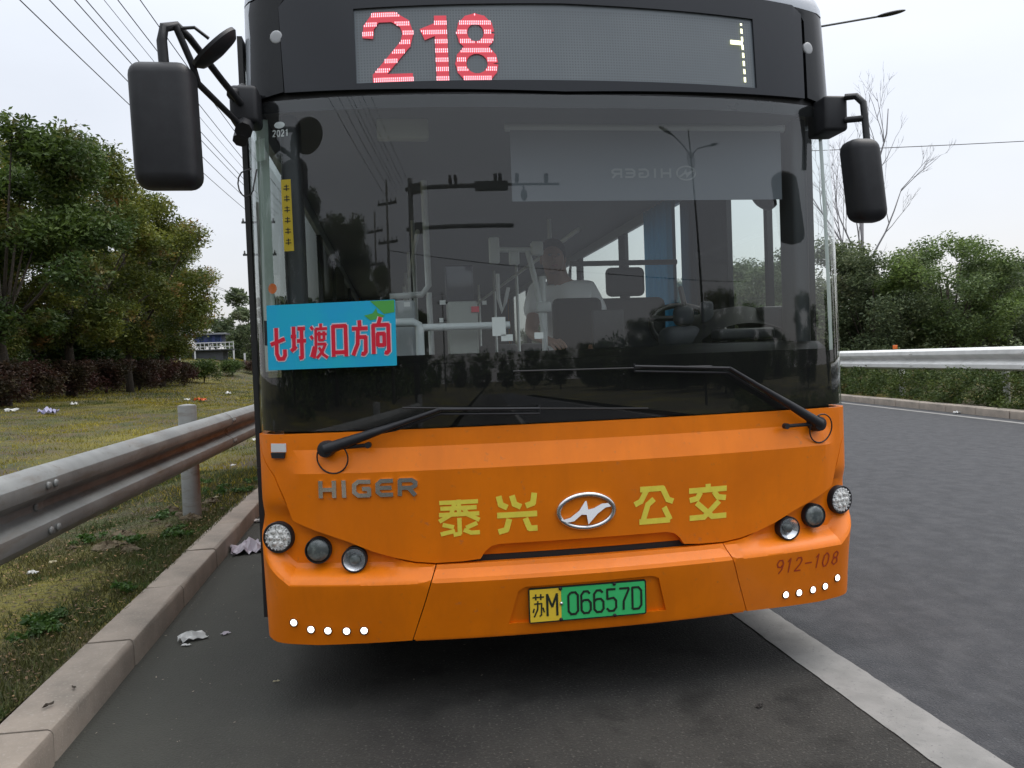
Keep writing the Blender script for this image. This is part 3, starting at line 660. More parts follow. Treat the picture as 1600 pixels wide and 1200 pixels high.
# instrument hood in front of the driver
V = []; F = []
for j, y in enumerate((.55,.65,.80,.95,1.05)):
    for i in range(17):
        x = .72+.56*i/16; h = math.sin(PI*i/16)**.6*(.21 if 0 < j < 4 else (.12 if j == 0 else .17)); V.append((x, y, 1.44+h))
for j in range(4):
    for i in range(16): F.append((j*17+i, j*17+i+1, (j+1)*17+i+1, (j+1)*17+i))
obj('instrument_hood', V, F, DASHM, bus, smooth=3)
st = MB().tube([Vector((.90, 1.12, 1.56))+Vector((.21*math.cos(a), .15*math.sin(a), .14*math.sin(a))) for a in np.linspace(0,2*PI,33)[:-1]], .016, 8, closed=True).build('steering_wheel', BLACKP, bus, smooth=3)
MB().tube([(.90,1.12,1.62), (.90,.95,1.35)], .035, 10).tube([(.68,1.12,1.62), (1.12,1.12,1.62)], .018, 6).tube([(.90,1.12,1.62), (.90,1.22,1.80)], .016, 6).build('steering_column', BLACKP, st, smooth=.8)
# driver's seat, passenger seats
def seat(x, y, z, w_, m=SEATM, name='passenger_seat', hr=True):
    o = MB().box(x-w_/2, x+w_/2, y-.02, y+.42, z+.38, z+.48, .04).build(name, m, bus, smooth=.7)
    MB().box(x-w_/2, x+w_/2, y+.40, y+.50, z+.44, z+1.02, .045).build('seat_back', m, o, smooth=.7)
    MB().box(x-w_*.36, x+w_*.36, y+.05, y+.3, z+.0, z+.38, .03).build('seat_base', INTD, o, smooth=.7)
    if hr: MB().box(x-.13, x+.13, y+.42, y+.50, z+1.03, z+1.22, .04).build('headrest', m, o, smooth=.7)
    return o
seat(.78, 1.45, .78, .52, name='driver_seat')
MB().box(.56, 1.24, 1.15, 2.05, .361, .778).build('driver_platform', INTD, bus)
for s in (1, -1):
    for y in (3.1, 3.9, 4.7, 6.6, 7.4, 8.2): 
        if s < 0 and 4.9 < y < 6.5: continue
        for dx in (.33, .80):
            if y > 3.9 or s > 0: seat(s*(.33+dx-.02), y, .361+(.25 if y > 6 else .1), .43, hr=False)
MB().tube([(.44,2.08,.36), (.44,2.08,1.9), (.46,2.08,2.05), (1.20,2.08,2.05)], .018, 8).box(.46, 1.22, 2.07, 2.09, .40, 1.30).build('driver_partition', INTM, bus, smooth=.7)
MB().box(.20, .50, 1.44, 1.52, .37, 1.775, .10).build('dark_seat_back', DASHM, bus, smooth=.7)
# handrails
hr = MB().tube([(-.80,.80,1.625), (-.64,.80,1.625), (-.615,.80,1.61), (-.61,.80,1.58), (-.61,.80,.90)], .022, 10)
hr.tube([(-.60,.86,1.60), (-.15,.86,1.60)], .019, 10).build('front_handrail', RAILW, bus, smooth=.8)
MB().tube([(-.75,1.6,1.82), (-.56,1.6,1.83), (-.52,1.6,1.88), (-.525,1.6,2.50)], .019, 8).tube([(-.52,1.6,1.84), (-.50,1.6,.40)], .017, 8).build('standing_pole', RAILW, bus, smooth=.8)
hh = MB().tube([(-.16,1.4,2.06), (.12,1.4,2.055)], .016, 8).tube([(.05,1.4,2.055), (.10,1.4,1.83), (.13,1.38,1.55), (.13,1.38,.9)], .017, 8).tube([(.13,1.4,1.90), (.13,1.4,1.56)], .022, 8).box(-.175,-.115,1.38,1.42,1.98,2.13,.01).box(-.06,.0,1.38,1.42,1.97,2.05,.01).box(.07,.14,1.37,1.43,2.02,2.10,.01).box(.09,.17,1.36,1.42,1.69,1.75,.01)
hh.build('handrail_joint', RAILW, bus, smooth=.8)
MB().tube([(-.13,1.4,1.92), (-.13,1.4,1.78), (-.11,1.4,1.70), (-.09,1.4,1.76), (-.07,1.4,1.84)], .012, 6).build('grab_strap', WHITE, bus, smooth=.8)
for s in (-1, 1): MB().tube([(s*.55,2.2,2.30), (s*.55,10,2.30)], .016, 8).build('ceiling_rail', RAILW, bus, smooth=.8)
for y, z in ((3.2, 1), (5.0, 1), (6.8, 1), (8.6, 1)):
    MB().tube([(-.55,y,.36), (-.55,y,2.55)], .016, 8).tube([(.55,y,.36), (.55,y,2.55)], .016, 8).build('stanchion', RAILW, bus, smooth=.8)
# fare box, screens, notes
MB().box(-.455, -.30, .95, 1.10, 1.10, 1.735, .012).build('fare_box', mat('fare_grey', (.30,.31,.28), .5), bus, smooth=.6)
MB().box(-.46, -.315, .985, 1.015, 1.737, 1.925, .008).build('ticket_screen', mat('screen_black', (.008,.009,.018), .15), bus, smooth=.6)
MB().box(-.335, -.295, .94, .95, 1.675, 1.705).build('red_label', SIGNR, bus)
MB().box(.265, .43, .78, .81, 1.46, 1.66, .008).build('dash_screen', BLACKP, bus, smooth=.6)
MB().box(-.80, -.62, .97, 1.12, 1.30, 1.75, .02).build('grey_cabinet', INT, bus, smooth=.6)
for (a, b, c, d) in ((-.285,-.222,1.535,1.622), (-.088,-.045,1.515,1.545), (-.245,-.19,1.51,1.54)):
    MB().box(a, b, .50, .503, c, d).build('paper_note', PAPER, bus)
for (a, y, z, w_) in ((-.68,.9,1.71,.03), (-.50,.9,1.715,.03), (-.25,1.2,1.73,.025), (-.505,.9,1.625,.02), (-.372,.98,1.71,.008)):
    MB().box(a, a+w_, y-.01, y-.008, z, z+.022).build('small_white_label', PAPER, bus)
MB().box(.60, .80, .62, .80, 1.44, 1.56, .05).box(.66,.76,.64,.72,1.561,1.66,.03).box(.80,.86,.64,.7,1.56,1.68,.02).build('dash_bag', SEATM, bus, smooth=.7)
MB().box(.78, 1.06, .40, .52, 1.475, 1.53, .015).build('dash_tray', BLACKP, bus, smooth=.6)
MB().box(1.08, 1.26, .56, .86, 1.46, 1.64, .01).build('switch_box', BLACKP, bus, smooth=.6)
MB().tube([(1.20,.62,2.36), (1.17,.62,2.26), (1.13,.62,2.20)], .012, 6).lathe([(.03,-.03), (.07,-.01), (.075,.02), (.04,.04)], 14, Matrix.Translation((1.12,.62,2.18)) @ Matrix.Rotation(.8, 4, 'Y')).build('dash_fan', BLACKP, bus, smooth=.8)
MB().tube([(1.21,.52,2.45), (1.20,.54,1.45)], .013, 6).build('window_strip', WHITE, bus, smooth=.8)
# blind, its print (seen from behind, so mirrored), warm box, curtain
bl = MB().box(-.20, 1.06, .30, .304, 2.115, 2.44).build('roller_blind', BLIND, bus)
MB().tube([(-.22,.31,2.44), (1.08,.31,2.44)], .018, 8).build('blind_roll', INT, bl, smooth=.8)
x = .53
for ch in 'HIGER':
    wd = .03 if ch == 'I' else .05
    st_ = [[(1-a, b) for a, b in l] for l in let[ch]]
    part('blind_letter', strokes(st_, .009, x-wd, 2.215, wd, .042), lambda a, b, d: Vector((a, .298, b)), BLINDP, parent=bl); x -= wd+.012
part('blind_badge', [circ(.60, 2.236, .048, 28, .034)], lambda a, b, d: Vector((a, .298, b)), BLINDP, parent=bl, holes=[circ(.60, 2.236, .040, 28, .027)])
part('blind_badge', [[(.60+a*.4, 2.236+b*.45) for a, b in bolt_]], lambda a, b, d: Vector((a, .298, b)), BLINDP, parent=bl)
MB().box(-.775, -.55, .36, .42, 2.405, 2.495, .01).build('pale_box', BEIGE, bus, smooth=.6)
V = []; F = []
for i in range(41): 
    y = 2.15+.55*i/40; x = 1.20+.03*math.sin(i*1.4)
    V += [(x, y, 1.45), (x, y, 2.50)]
obj('curtain', V, [(2*i, 2*i+2, 2*i+3, 2*i+1) for i in range(40)], CURT, bus, smooth=3)
MB().box(-1.175, -1.135, .335, .345, 1.60, 2.36).build('inner_post', INTD, bus)
ys_ = part('yellow_notice', [[(-1.165,1.895), (-1.125,1.895), (-1.128,2.187), (-1.168,2.187)]], surf(-.004), mat('notice_yellow', (.62,.42,.02), .5), step=.04)
mb = MB()
for k in range(6):
    z = 1.92+k*.044
    for (a, b, c, d) in ((-.012,.012,.006,.010), (-.002,.002,.0,.026), (-.010,.010,.018,.021)): mb.add([S(-1.146+a, z+c, .0-.003), S(-1.146+b, z+c, -.003), S(-1.146+b, z+d, -.003), S(-1.146+a, z+d, -.003)], [(0,1,2,3)])
mb.build('notice_marks', HAIR, ys_)
ins = part('inspection_sticker', [circ(-1.165,2.412,.022,18,.014)], surf(-.003), WHITE)
sev = {'2': num['2'], '0': num['0'], '1': num['1']}
x = -1.195
for ch in '2021': part('sticker_digit', strokes(sev[ch], .0040, x, 2.365, .014, .027), surf(-.003), WHITE, parent=ins); x += .0175
part('paper_sticker', [[(-1.290,2.275), (-1.232,2.275), (-1.232,2.365), (-1.290,2.365)]], surf(-.003), mat('sticker_pale', (.42,.50,.45), .6), step=.03)
part('orange_sticker', [circ(-1.222,1.747,.021)], surf(-.003), ORR)
# outside mirrors
mr = MB().tube([(-1.48,-.27,2.44), (-1.485,-.27,2.56), (-1.475,-.27,2.605), (-1.44,-.25,2.62), (-1.41,-.2,2.60), (-1.34,-.02,2.515), (-1.295,.14,2.47)], [.018,.018,.018,.016,.013,.013,.014], 8)
mr.tube([(-1.44,-.26,2.615), (-1.40,-.22,2.50), (-1.388,-.2,2.44), (-1.345,-.02,2.415), (-1.30,.14,2.385)], .012, 8).box(-1.345,-1.235,.12,.26,2.40,2.55,.02).tube([(-1.29,.1,2.36), (-1.29,.2,2.44)], .035, 8).tube([(-1.33,.1,2.50), (-1.30,.2,2.56)], .02, 8).tube([(-1.31,.13,2.33), (-1.30,.2,2.42)], .03, 8).build('mirror', BLACKP, bus, smooth=.8); mr = bus.children[-1]
hs = MB()
def housing(mb, cx, cy, z0, z1, wd, dp, tilt, taper=.0):
    bm = bmesh.new(); bmesh.ops.create_cube(bm, size=1)
    for v in bm.verts: v.co = Vector((v.co.x*wd, v.co.y*dp, v.co.z*(z1-z0)))
    e = [e for e in bm.edges]; bmesh.ops.bevel(bm, geom=e, offset=min(wd, dp)*.36, segments=5, profile=.5, affect='EDGES')
    for v in bm.verts:
        if v.co.y < 0: v.co.x *= 1-.06; 
        v.co.x *= 1+taper*(v.co.z/(z1-z0)); v.co.x += tilt*v.co.z; v.co += Vector((cx, cy, (z0+z1)/2))
    bm.verts.index_update(); mb.add([v.co[:] for v in bm.verts], [[v.index for v in f.verts] for f in bm.faces]); bm.free(); return mb
housing(MB(), -1.487, -.27, 2.052, 2.478, .222, .13, -.02, .0).build('mirror_housing', BLACKP, mr, smooth=3)
dm = Matrix.Translation((-1.320,-.22,2.555)) @ Matrix.Rotation(math.radians(-42), 4, 'Y') @ Matrix.Rotation(math.radians(14), 4, 'X')
MB().lathe([(.03,-.028), (.080,-.020), (.098,0), (.096,.012), (.02,.014)], 32, dm).tube([(-1.44,-.25,2.61), (-1.38,-.25,2.615), (-1.34,-.22,2.59)], .006, 6).build('round_mirror', BLACKP, mr, smooth=.8)
MB().tube([(-1.26,.05,2.20)]+[(-1.28+.03*math.cos(a), .04, 2.14+.05*math.sin(a)) for a in np.linspace(PI/2, 2*PI, 10)]+[(-1.24,.06,2.2)], .003, 5).build('mirror_cable', BLACKR, mr, smooth=.8)
m2 = MB().box(1.125, 1.235, .02, .18, 2.345, 2.50, .015).tube([(1.22,.02,2.49), (1.255,-.01,2.485), (1.275,-.03,2.45), (1.275,-.04,2.38), (1.27,-.06,2.26)], .015, 8).tube([(1.22,.02,2.39), (1.27,-.04,2.38)], .014, 8).build('mirror', BLACKP, bus, smooth=.8)
for v in m2.data.vertices: v.co.x += .055; v.co.y += .10; v.co.z += .035
housing(MB(), 1.247, -.05, 1.945, 2.290, .150, .13, -.10, -.02).build('mirror_housing', BLACKP, m2, smooth=3)

# ------------------------------------------------------------------ destination board hung on the windscreen corner
P00 = Vector((-1.239,.138,1.415)); P10 = Vector((-.730,.014,1.416)); P01 = Vector((-1.236,.143,1.675))
bx = (P10-P00); BW = bx.length; bx.normalize(); bz = (P01-P00); BH = bz.length; bz.normalize(); bn = bx.cross(bz).normalized()
if bn.y > 0: bn = -bn
P00 = P00+bn*.012
root = thing('destination_board', 'bright blue board with six large red Chinese characters hanging on the windscreen corner', 'sign board', tuple(P00))
def bm_(add): return lambda x, y, d: bx*x+bz*y+bn*(add-d)
shell('board', [rect(0, BW, 0, BH, .004)], bm_(0), SIGNB, root, depth=.006)
shell('green_corner', [[(BW-.10,BH-.002), (BW-.002,BH-.002), (BW-.002,BH-.05), (BW-.045,BH-.055), (BW-.07,BH-.03)]], bm_(.001), SIGNG, root)
shell('green_leaf', [[(BW-.125,BH-.058), (BW-.09,BH-.05), (BW-.075,BH-.03), (BW-.07,BH-.05), (BW-.04,BH-.062), (BW-.06,BH-.072), (BW-.10,BH-.078)]], bm_(.001), SIGNG, root)
cn = {
 'qi': [[(.0,.50),(.92,.66)], [(.38,1.0),(.38,.22),(.50,.06),(.80,.06),(.90,.16),(.90,.34)]],
 'wei': [[(.20,1.0),(.20,.28)], [(.0,.70),(.36,.70)], [(.0,.26),(.36,.40)], [(.46,.93),(.96,.93)], [(.40,.56),(1.0,.56)], [(.72,.93),(.72,.06),(.52,.04)]],
 'du': [[(.02,.96),(.16,.86)], [(0,.68),(.14,.58)], [(.02,.04),(.20,.36)], [(.62,1.04),(.62,.90)], [(.30,.88),(1.0,.88)], [(.32,.88),(.30,.30),(.18,0)], [(.36,.72),(.98,.72)], [(.52,.80),(.52,.54),(.80,.54)], [(.80,.80),(.80,.54)], [(.40,.42),(.88,.42),(.66,.18),(.34,0)], [(.48,.32),(.74,.10),(1.0,0)]],
 'kou': [[(.08,.0),(.08,.92),(.90,.92),(.90,0)], [(.08,.13),(.90,.13)]],
 'fang': [[(.48,1.05),(.50,.86)], [(0,.80),(1.0,.80)], [(.38,.80),(.34,.34),(.04,0)], [(.36,.54),(.86,.54),(.84,.10),(.72,.03),(.55,.05)]],
 'xiang': [[(.50,1.1),(.36,.88)], [(.04,0),(.04,.86),(.96,.86),(.96,.08),(.84,.02),(.70,.04)], [(.30,.22),(.30,.60),(.70,.60),(.70,.22)], [(.30,.26),(.70,.26)]]}
x = .014
for k, wd in (('qi',.078), ('wei',.076), ('du',.082), ('kou',.076), ('fang',.078), ('xiang',.080)):
    z0 = .036+.028*x/BW*.55; hgt = .132
    hv = .0155 if k != 'du' else .0115
    shell('character_outline', strokes(cn[k], hv+.009, x, z0, wd-.014, hgt), bm_(.0012), SIGNW, root)
    shell('character', strokes(cn[k], hv, x, z0, wd-.014, hgt), bm_(.0024), SIGNR, root); x += wd+.0055
shell('board_clip', [rect(-.012,-.001,.10,.20,.002)], bm_(0), BLACKP, root, depth=.01)

# ------------------------------------------------------------------ person inside: one skinned body, bending beside the driver's seat
def skinned(name, pts, edges, rad, m, parent, sub=2, rootv=0):
    me = bpy.data.meshes.new(name); me.from_pydata(pts, edges, []); me.materials.append(m)
    o = bpy.data.objects.new(name, me); C.objects.link(o); o.parent = parent
    md = o.modifiers.new('skin', 'SKIN'); md.use_smooth_shade = True
    for i, v in enumerate(me.skin_vertices[0].data):
        r = rad[i]; v.radius = r if isinstance(r, tuple) else (r, r); v.use_root = (i == rootv)
    s_ = o.modifiers.new('sub', 'SUBSURF'); s_.levels = sub; s_.render_levels = sub
    return o
ploc = Vector((.365, 1.86, .362))
per = thing('person', 'person in a white short sleeved shirt and dark trousers leaning forward inside the bus', 'person', tuple(ploc))
J = dict(pel=(0.06,.02,.98), wai=(.05,0,1.13), che=(-.0,-.05,1.36), nek=(-.06,-.10,1.53), hea=(-.095,-.13,1.65), top=(-.10,-.14,1.77),
 sl=(-.19,-.06,1.46), el=(-.27,-.20,1.22), wl=(-.20,-.42,1.16), sr=(.15,-.04,1.46), er=(.22,-.15,1.20), wr=(.10,-.38,1.12),
 hl=(-.05,.02,.92), kl=(-.07,-.04,.50), al=(-.08,.03,.08), tl=(-.09,-.14,.03), hr=(.16,.03,.92), kr=(.18,0,.50), ar=(.18,.06,.08), tr=(.20,-.12,.03))
ks = list(J); E_ = [('pel','wai'),('wai','che'),('che','nek'),('nek','hea'),('hea','top'),('che','sl'),('sl','el'),('el','wl'),('che','sr'),('sr','er'),('er','wr'),('pel','hl'),('hl','kl'),('kl','al'),('al','tl'),('pel','hr'),('hr','kr'),('kr','ar'),('ar','tr')]
Rd = dict(pel=.13, wai=.115, che=(.15,.12), nek=.055, hea=(.078,.09), top=(.055,.06), sl=.055, el=.042, wl=.028, sr=.055, er=.042, wr=.028, hl=.085, kl=.058, al=.038, tl=.03, hr=.085, kr=.058, ar=.038, tr=.03)
pts = [J[k] for k in ks]; ed = [(ks.index(a), ks.index(b)) for a, b in E_]; rd = [Rd[k] for k in ks]
for wk, sg in (('wl',-1), ('wr',1)):      # palm and five fingers
    wv = Vector(J[wk]); d = Vector((.3*-sg, -.9, -.15)).normalized(); sdv = Vector((.8*sg, .25, -.2)).normalized()
    pi_ = len(pts); pts.append(tuple(wv+d*.07)); rd.append((.030,.018)); ed.append((ks.index(wk), pi_))
    for k, (sp, ln_) in enumerate(((-.033,.055), (-.011,.07), (.011,.075), (.033,.065), (-.05,.045))):
        a = len(pts); b0 = wv+d*(.085 if k < 4 else .03)+sdv*sp
        pts += [tuple(b0), tuple(b0+d*ln_*.55+Vector((0,0,-.01))), tuple(b0+d*ln_+Vector((0,0,-.03)))]; rd += [.010,.009,.008]; ed += [(pi_, a), (a, a+1), (a+1, a+2)]
skinned('body', pts, ed, rd, SKIN, per)
T1 = ['pel','wai','che','sl','sr']
def cloth(name, keys, extra, m, grow):
    K = [k for k in keys]; pp = [J[k] for k in K]; rr = [tuple(x+grow for x in (Rd[k] if isinstance(Rd[k], tuple) else (Rd[k],)*2)) for k in K]
    ee = [(K.index(a), K.index(b)) for a, b in E_ if a in K and b in K]
    for k0, k1, t, g_ in extra:
        p = Vector(J[k0]).lerp(Vector(J[k1]), t); ee.append((K.index(k0), len(pp))); pp.append(tuple(p)); rr.append((g_, g_))
    return skinned(name, pp, ee, rr, m, per)
cloth('shirt', ['pel','wai','che','sl','sr'], [('sl','el',.62,.068), ('sr','er',.62,.068), ('che','nek',.80,.080)], SHIRT, .045)
cloth('trousers', ['pel','hl','kl','al','hr','kr','ar'], [], TROUS, .022)
hd_ = Vector((-.097,-.135,1.685))
def ball(c, r, sc_, n=14):
    V = []; F = []
    for i in range(n+1):
        for k in range(n*2):
            a = PI*i/n; b = PI*k/n; V.append((c[0]+r*sc_[0]*math.sin(a)*math.cos(b), c[1]+r*sc_[1]*math.sin(a)*math.sin(b), c[2]+r*sc_[2]*math.cos(a)))
    for i in range(n):
        for k in range(n*2): F.append((i*2*n+k, (i+1)*2*n+k, (i+1)*2*n+(k+1) % (2*n), i*2*n+(k+1) % (2*n)))
    return V, F
mb = MB(); mb.add(*ball(hd_+Vector((0,.012,.028)), .098, (.86,.98,.98))); mb.build('hair', HAIR, per, smooth=3)
mb = MB(); mb.add(*ball(hd_+Vector((-.01,-.035,-.012)), .074, (.95,.95,1.25))); fc = mb.build('face', SKIN, per, smooth=3)
mb = MB(); mb.add(*ball(hd_+Vector((-.012,-.112,-.022)), .014, (.8,1.1,1.5), 8)); mb.build('nose', SKIN, fc, smooth=3)
for sx2 in (-.03, .02):
    mb = MB(); mb.add(*ball(hd_+Vector((-.008+sx2,-.098,.008)), .011, (1.2,.6,.7), 8)); mb.build('eye', EYEM, fc, smooth=3)
mb = MB(); mb.add(*ball(hd_+Vector((-.012,-.098,-.058)), .018, (1.2,.5,.4), 8)); mb.build('mouth', mat('lips', (.25,.09,.08), .5), fc, smooth=3)
for sx2 in (-.078, .068):
    mb = MB(); mb.add(*ball(hd_+Vector((sx2,-.01,-.012)), .022, (.5,.8,1.4), 8)); mb.build('ear', SKIN, fc, smooth=3)

# ------------------------------------------------------------------ guard rails
def wbeam(L, H, dep, side, flat=1):
    pr = [(0,1.0), (.25,.985), (.62,.93), (.92,.85), (1.0,.76), (.92,.68), (.35,.60), (.12,.545), (.08,.5), (.12,.455), (.35,.40), (.92,.32), (1.0,.24), (.92,.15), (.62,.07), (.25,.015), (0,0)]
    if not flat: pr = [(0,1.0), (.10,.99), (.80,.93), (.97,.88), (1.0,.72), (.90,.66), (.15,.545), (.06,.52), (.06,.48), (.15,.455), (.90,.34), (1.0,.28), (.97,.12), (.80,.07), (.10,.01), (0,0)]
    P = [(side*dep*a, H*b) for a, b in pr]; Q = [(x-side*.004, z) for x, z in P][::-1]; A = P+Q; n = len(A)
    V = [(x, 0, z) for x, z in A]+[(x, L, z) for x, z in A]; F = [(i, i+n, (i+1) % n+n, (i+1) % n) for i in range(n)]+[tuple(range(n)), tuple(range(n, 2*n))[::-1]]
    return V, F
def guard_rail(name, label, x0, rz, ys, L, zb, H, dep, side, m, post_x, post_r, post_z0, post_top, off=0, ploc=None, cap=None, refl=None):
    root = thing(name, label, 'guard rail', (x0, 0, 0), rz)
    V, F = wbeam(L+.16, H, dep, side, side > 0); first = None
    for i, y in enumerate(ys):
        if first is None: o = obj('beam', V, F, m, root, smooth=.5); first = o
        else: o = first.copy(); C.objects.link(o)
        o.location = (side*.005*(i % 2), y, zb)
        for (dz, dy) in ((.78,.03), (.78,.11), (.22,.03), (.22,.11), (.5,.07)):
            if y > 14: continue
            b = MB().lathe([(.019,-.002), (.017,.007), (.008,.011)], 12, Matrix.Translation((side*(dep*(1.0 if dz != .5 else .10)+.004), L+dy+off*0, H*dz)) @ Matrix.Rotation(side*PI/2, 4, 'Y')).build('bolt', m, o, smooth=3)
    for k, y in enumerate(ploc):
        if k == 0: p0 = MB().lathe([(post_r,0), (post_r,post_top-post_z0), (post_r*.9,post_top-post_z0+.012), (post_r*.3,post_top-post_z0+.02)], 24, Matrix.Identity(4)).build('post', m, root, smooth=.7); p = p0
        else: p = p0.copy(); C.objects.link(p)
        p.location = (post_x, y, post_z0)
        q = MB().box(*sorted((post_x-side*-post_r, side*-.004)), y-.06, y+.06, zb+H*.40, zb+H*.60).build('spacer', m, root)
    return root
guard_rail('guard_rail', 'grey galvanised guard rail on the grass verge beside the kerb', -2.43, 0, [-7.92+4.32*k for k in range(12)], 4.32, .635, .370, .085, 1, GALV, -.13, .078, .05, 1.12, ploc=[4.2+4.32*k for k in range(-3, 9)])
guard_rail('guard_rail', 'white painted guard rail on the median across the road', ex(0, 1.28), -math.atan(.106), [-1.5+4.0*k for k in range(17)], 4.0, .82, .50, .15, -1, GALVD, .12, .07, .1, 1.30, ploc=[-.5+4.0*k for k in range(16)])
o = MB().box(-.05,.05,-.03,.03,0,.10,.01).build('delineator', ORR, smooth=.6, loc=(ex(15.6,1.34),15.6,1.335)); tag(o, 'small orange reflector block on top of the white guard rail', 'reflector')

# ------------------------------------------------------------------ trees and shrubs
def leaf_mesh(centers, radii, n, size, flat=.75, seed=0, bias=.62):
    r = np.random.default_rng(seed); centers = np.array(centers); radii = np.array(radii)
    wgt = radii**2; idx = r.choice(len(centers), n, p=wgt/wgt.sum())
    d = r.normal(size=(n, 3)); d /= np.linalg.norm(d, axis=1)[:, None]
    rad = radii[idx]*(r.uniform(0, 1, n)**.45)*r.uniform(.75, 1.12, n)
    c = centers[idx]+d*rad[:, None]*np.array([1, 1, flat])
    a = r.normal(size=(n, 3)); a[:, 2] *= .6; a /= np.linalg.norm(a, axis=1)[:, None]
    b = np.cross(a, r.normal(size=(n, 3))); b /= np.linalg.norm(b, axis=1)[:, None]
    s = size*r.uniform(.6, 1.4, n)[:, None]
    nrm = np.cross(a, b)
    v = np.stack([c-a*s, c-b*s*.42+nrm*s*.12, c+a*s, c+b*s*.42+nrm*s*.12], 1).reshape(-1, 3)
    f = np.arange(n*4).reshape(-1, 4); return v, f
def make_tree(name, label, loc, h, crown_r, m, leaves=9000, leaf=.09, trunk_r=.12, base=.32, clumps=34, seed=1, group=None, shape='round', lean=(0, 0), rmin=.13):
    r = random.Random(seed); root = thing(name, label, 'tree', loc, 0, group)
    cz = h*(base+(1-base)/2); ch = h*(1-base)/2; cs = []; rs = []
    for k in range(clumps):
        a = r.uniform(0, 2*PI); t = r.uniform(-1, 1); rr = math.sqrt(max(0, 1-t*t*.85))*r.uniform(.35, 1)**.6
        if shape == 'flat': rr *= 1.0
        rr *= r.uniform(.8, 1.18); cs.append((crown_r*rr*math.cos(a)+lean[0]*(t+1), crown_r*rr*math.sin(a)+lean[1]*(t+1), cz+ch*t*.88)); rs.append(crown_r*r.uniform(rmin, .36))
    v, f = leaf_mesh(cs, rs, leaves, leaf, .7, seed); obj('crown', v, f, m, root)
    mb = MB(); t0 = h*base*.9
    mb.tube([(0,0,-.3), (r.uniform(-.05,.05)*h*.3, r.uniform(-.05,.05), t0*.5), (lean[0]*.2, lean[1]*.2, t0), (lean[0]*.8, 0, h*.72)], [trunk_r*1.25, trunk_r, trunk_r*.85, trunk_r*.25], 9)
    for k in range(0, clumps, 4):
        c = Vector(cs[k]); s0 = Vector((lean[0]*.2, lean[1]*.2, min(t0*r.uniform(.85, 1.3), c.z*.9))); mid = s0.lerp(c, .5)+Vector((0, 0, -.08*h*.3))
        mb.tube([s0, mid, c], [trunk_r*.42, trunk_r*.25, trunk_r*.08], 5)
    mb.build('trunk', BARK, root, smooth=3); return root
def copy_tree(src, label, x, y, s, rz, z=None, group=None):
    o = dup(src, label, (x, y, zt(x, y) if z is None else z), rz, (s, s, s*random.uniform(.93, 1.07)))
    if group: o['group'] = group
    return o
T = {}
tA = make_tree('broadleaf_tree', 'large dark tree nearest the guard rail with thick crown and leaning trunk', (-11.8, 21.5, zt(-11.8)), 8.1, 3.3, L_NEAR, 46000, .078, .17, .24, 46, 3)
tB = make_tree('broadleaf_tree', 'tall tree with yellow green and reddish crown tips behind the hedge', (-12.6, 28.5, zt(-12.6)), 9.2, 3.7, L_TINT, 50000, .080, .17, .22, 50, 5)
copy_tree(tB, 'second rust tinted tree, next along the hedge towards the bus', -11.9, 33.0, .86, 2.1)
copy_tree(tA, 'dark tree behind the guard rail with its crown almost touching the bus mirror', -13.4, 38.0, .88, 1.0)
copy_tree(tB, 'smallest rust tinted tree, last before the open sky beside the bus', -15.0, 45.0, .66, 4.0)
copy_tree(tA, 'dark tree at the picture edge behind the dark red hedge', -15.8, 23.0, 1.02, 3.0)
copy_tree(tB, 'lime tipped tree before the dark tree at the picture edge', -13.6, 24.6, .74, 4.4)
copy_tree(tB, 'rust tinted tree whose crown edge meets the open sky', -12.6, 40.5, .80, 3.2)
copy_tree(tB, 'tinted tree standing behind the dark tree at the picture edge', -19.5, 31.0, 1.02, 5.2)
copy_tree(tA, 'dark tree in the second row behind the rust tinted trees', -18.0, 39.0, .98, 2.4)
copy_tree(tA, 'dark tree deep in the second row, mostly hidden by nearer crowns', -17.5, 48.0, .85, .4)
tC = make_tree('broadleaf_tree', 'pale green willowy tree next to the bus behind the grassy mound', (-10.8, 62, zt(-10.8, 62)), 5.6, 2.6, L_DULL, 9000, .13, .12, .12, 30, 8)
G1 = 'distant trees beyond the grassy mound'
for (x, y, s) in ((-16,88,1.35), (-11,84,1.2), (-8,92,1.5), (-26,100,1.7), (-19,104,1.9), (-13,98,1.7), (-33,92,1.5), (-9.5,110,2.1), (-42,90,1.7), (-24,82,1.15), (-5,118,2.1)):
    copy_tree(tC, 'dull green tree in the distant row beyond the grassy mound', x, y, s, random.uniform(0, 6), group=G1)
# right side
tR = make_tree('broadleaf_tree', 'bright green tree with broad flat crown and dark trunk behind the white guard rail', (18.3, 22.0, .13), 4.9, 2.15, L_RIGHT, 34000, .056, .13, .22, 64, 11, rmin=.22)
lab = ['dull green bushy tree between the bus and the bright green tree', 'tree close beside the bus mirror, bare branches rising behind it', 'dull green tree adjoining the bright green tree on its far side', 'low green tree farthest from the bus along the white guard rail']
tS = make_tree('broadleaf_tree', lab[0], (15.9, 22.6, .13), 4.6, 2.1, L_DULL, 36000, .058, .10, .06, 64, 12, rmin=.22)
copy_tree(tS, lab[1], 14.6, 24.5, 1.15, 2.0, .13); copy_tree(tS, lab[2], 21.2, 23.4, .98, 4.0, .13); copy_tree(tR, lab[3], 24.6, 24.5, .80, 1.5, .13)
G2 = 'trees in the rows behind the white guard rail'
for (x, y, s) in ((14.2,27.5,1.05), (17.5,27,.95), (20.5,28,.95), (23.5,29,.9), (27,28,.95), (30,31,1.0), (15.5,30,1.15), (15.2,34,1.2), (33,34,1.0), (37,36,1.1), (16.5,41,1.2), (26,38,1.0), (19,36,1.1), (42,40,1.2), (48,44,1.3)):
    copy_tree(tS, 'dull green tree in the rows behind the white guard rail', x, y, s, random.uniform(0, 6), .13, G2)
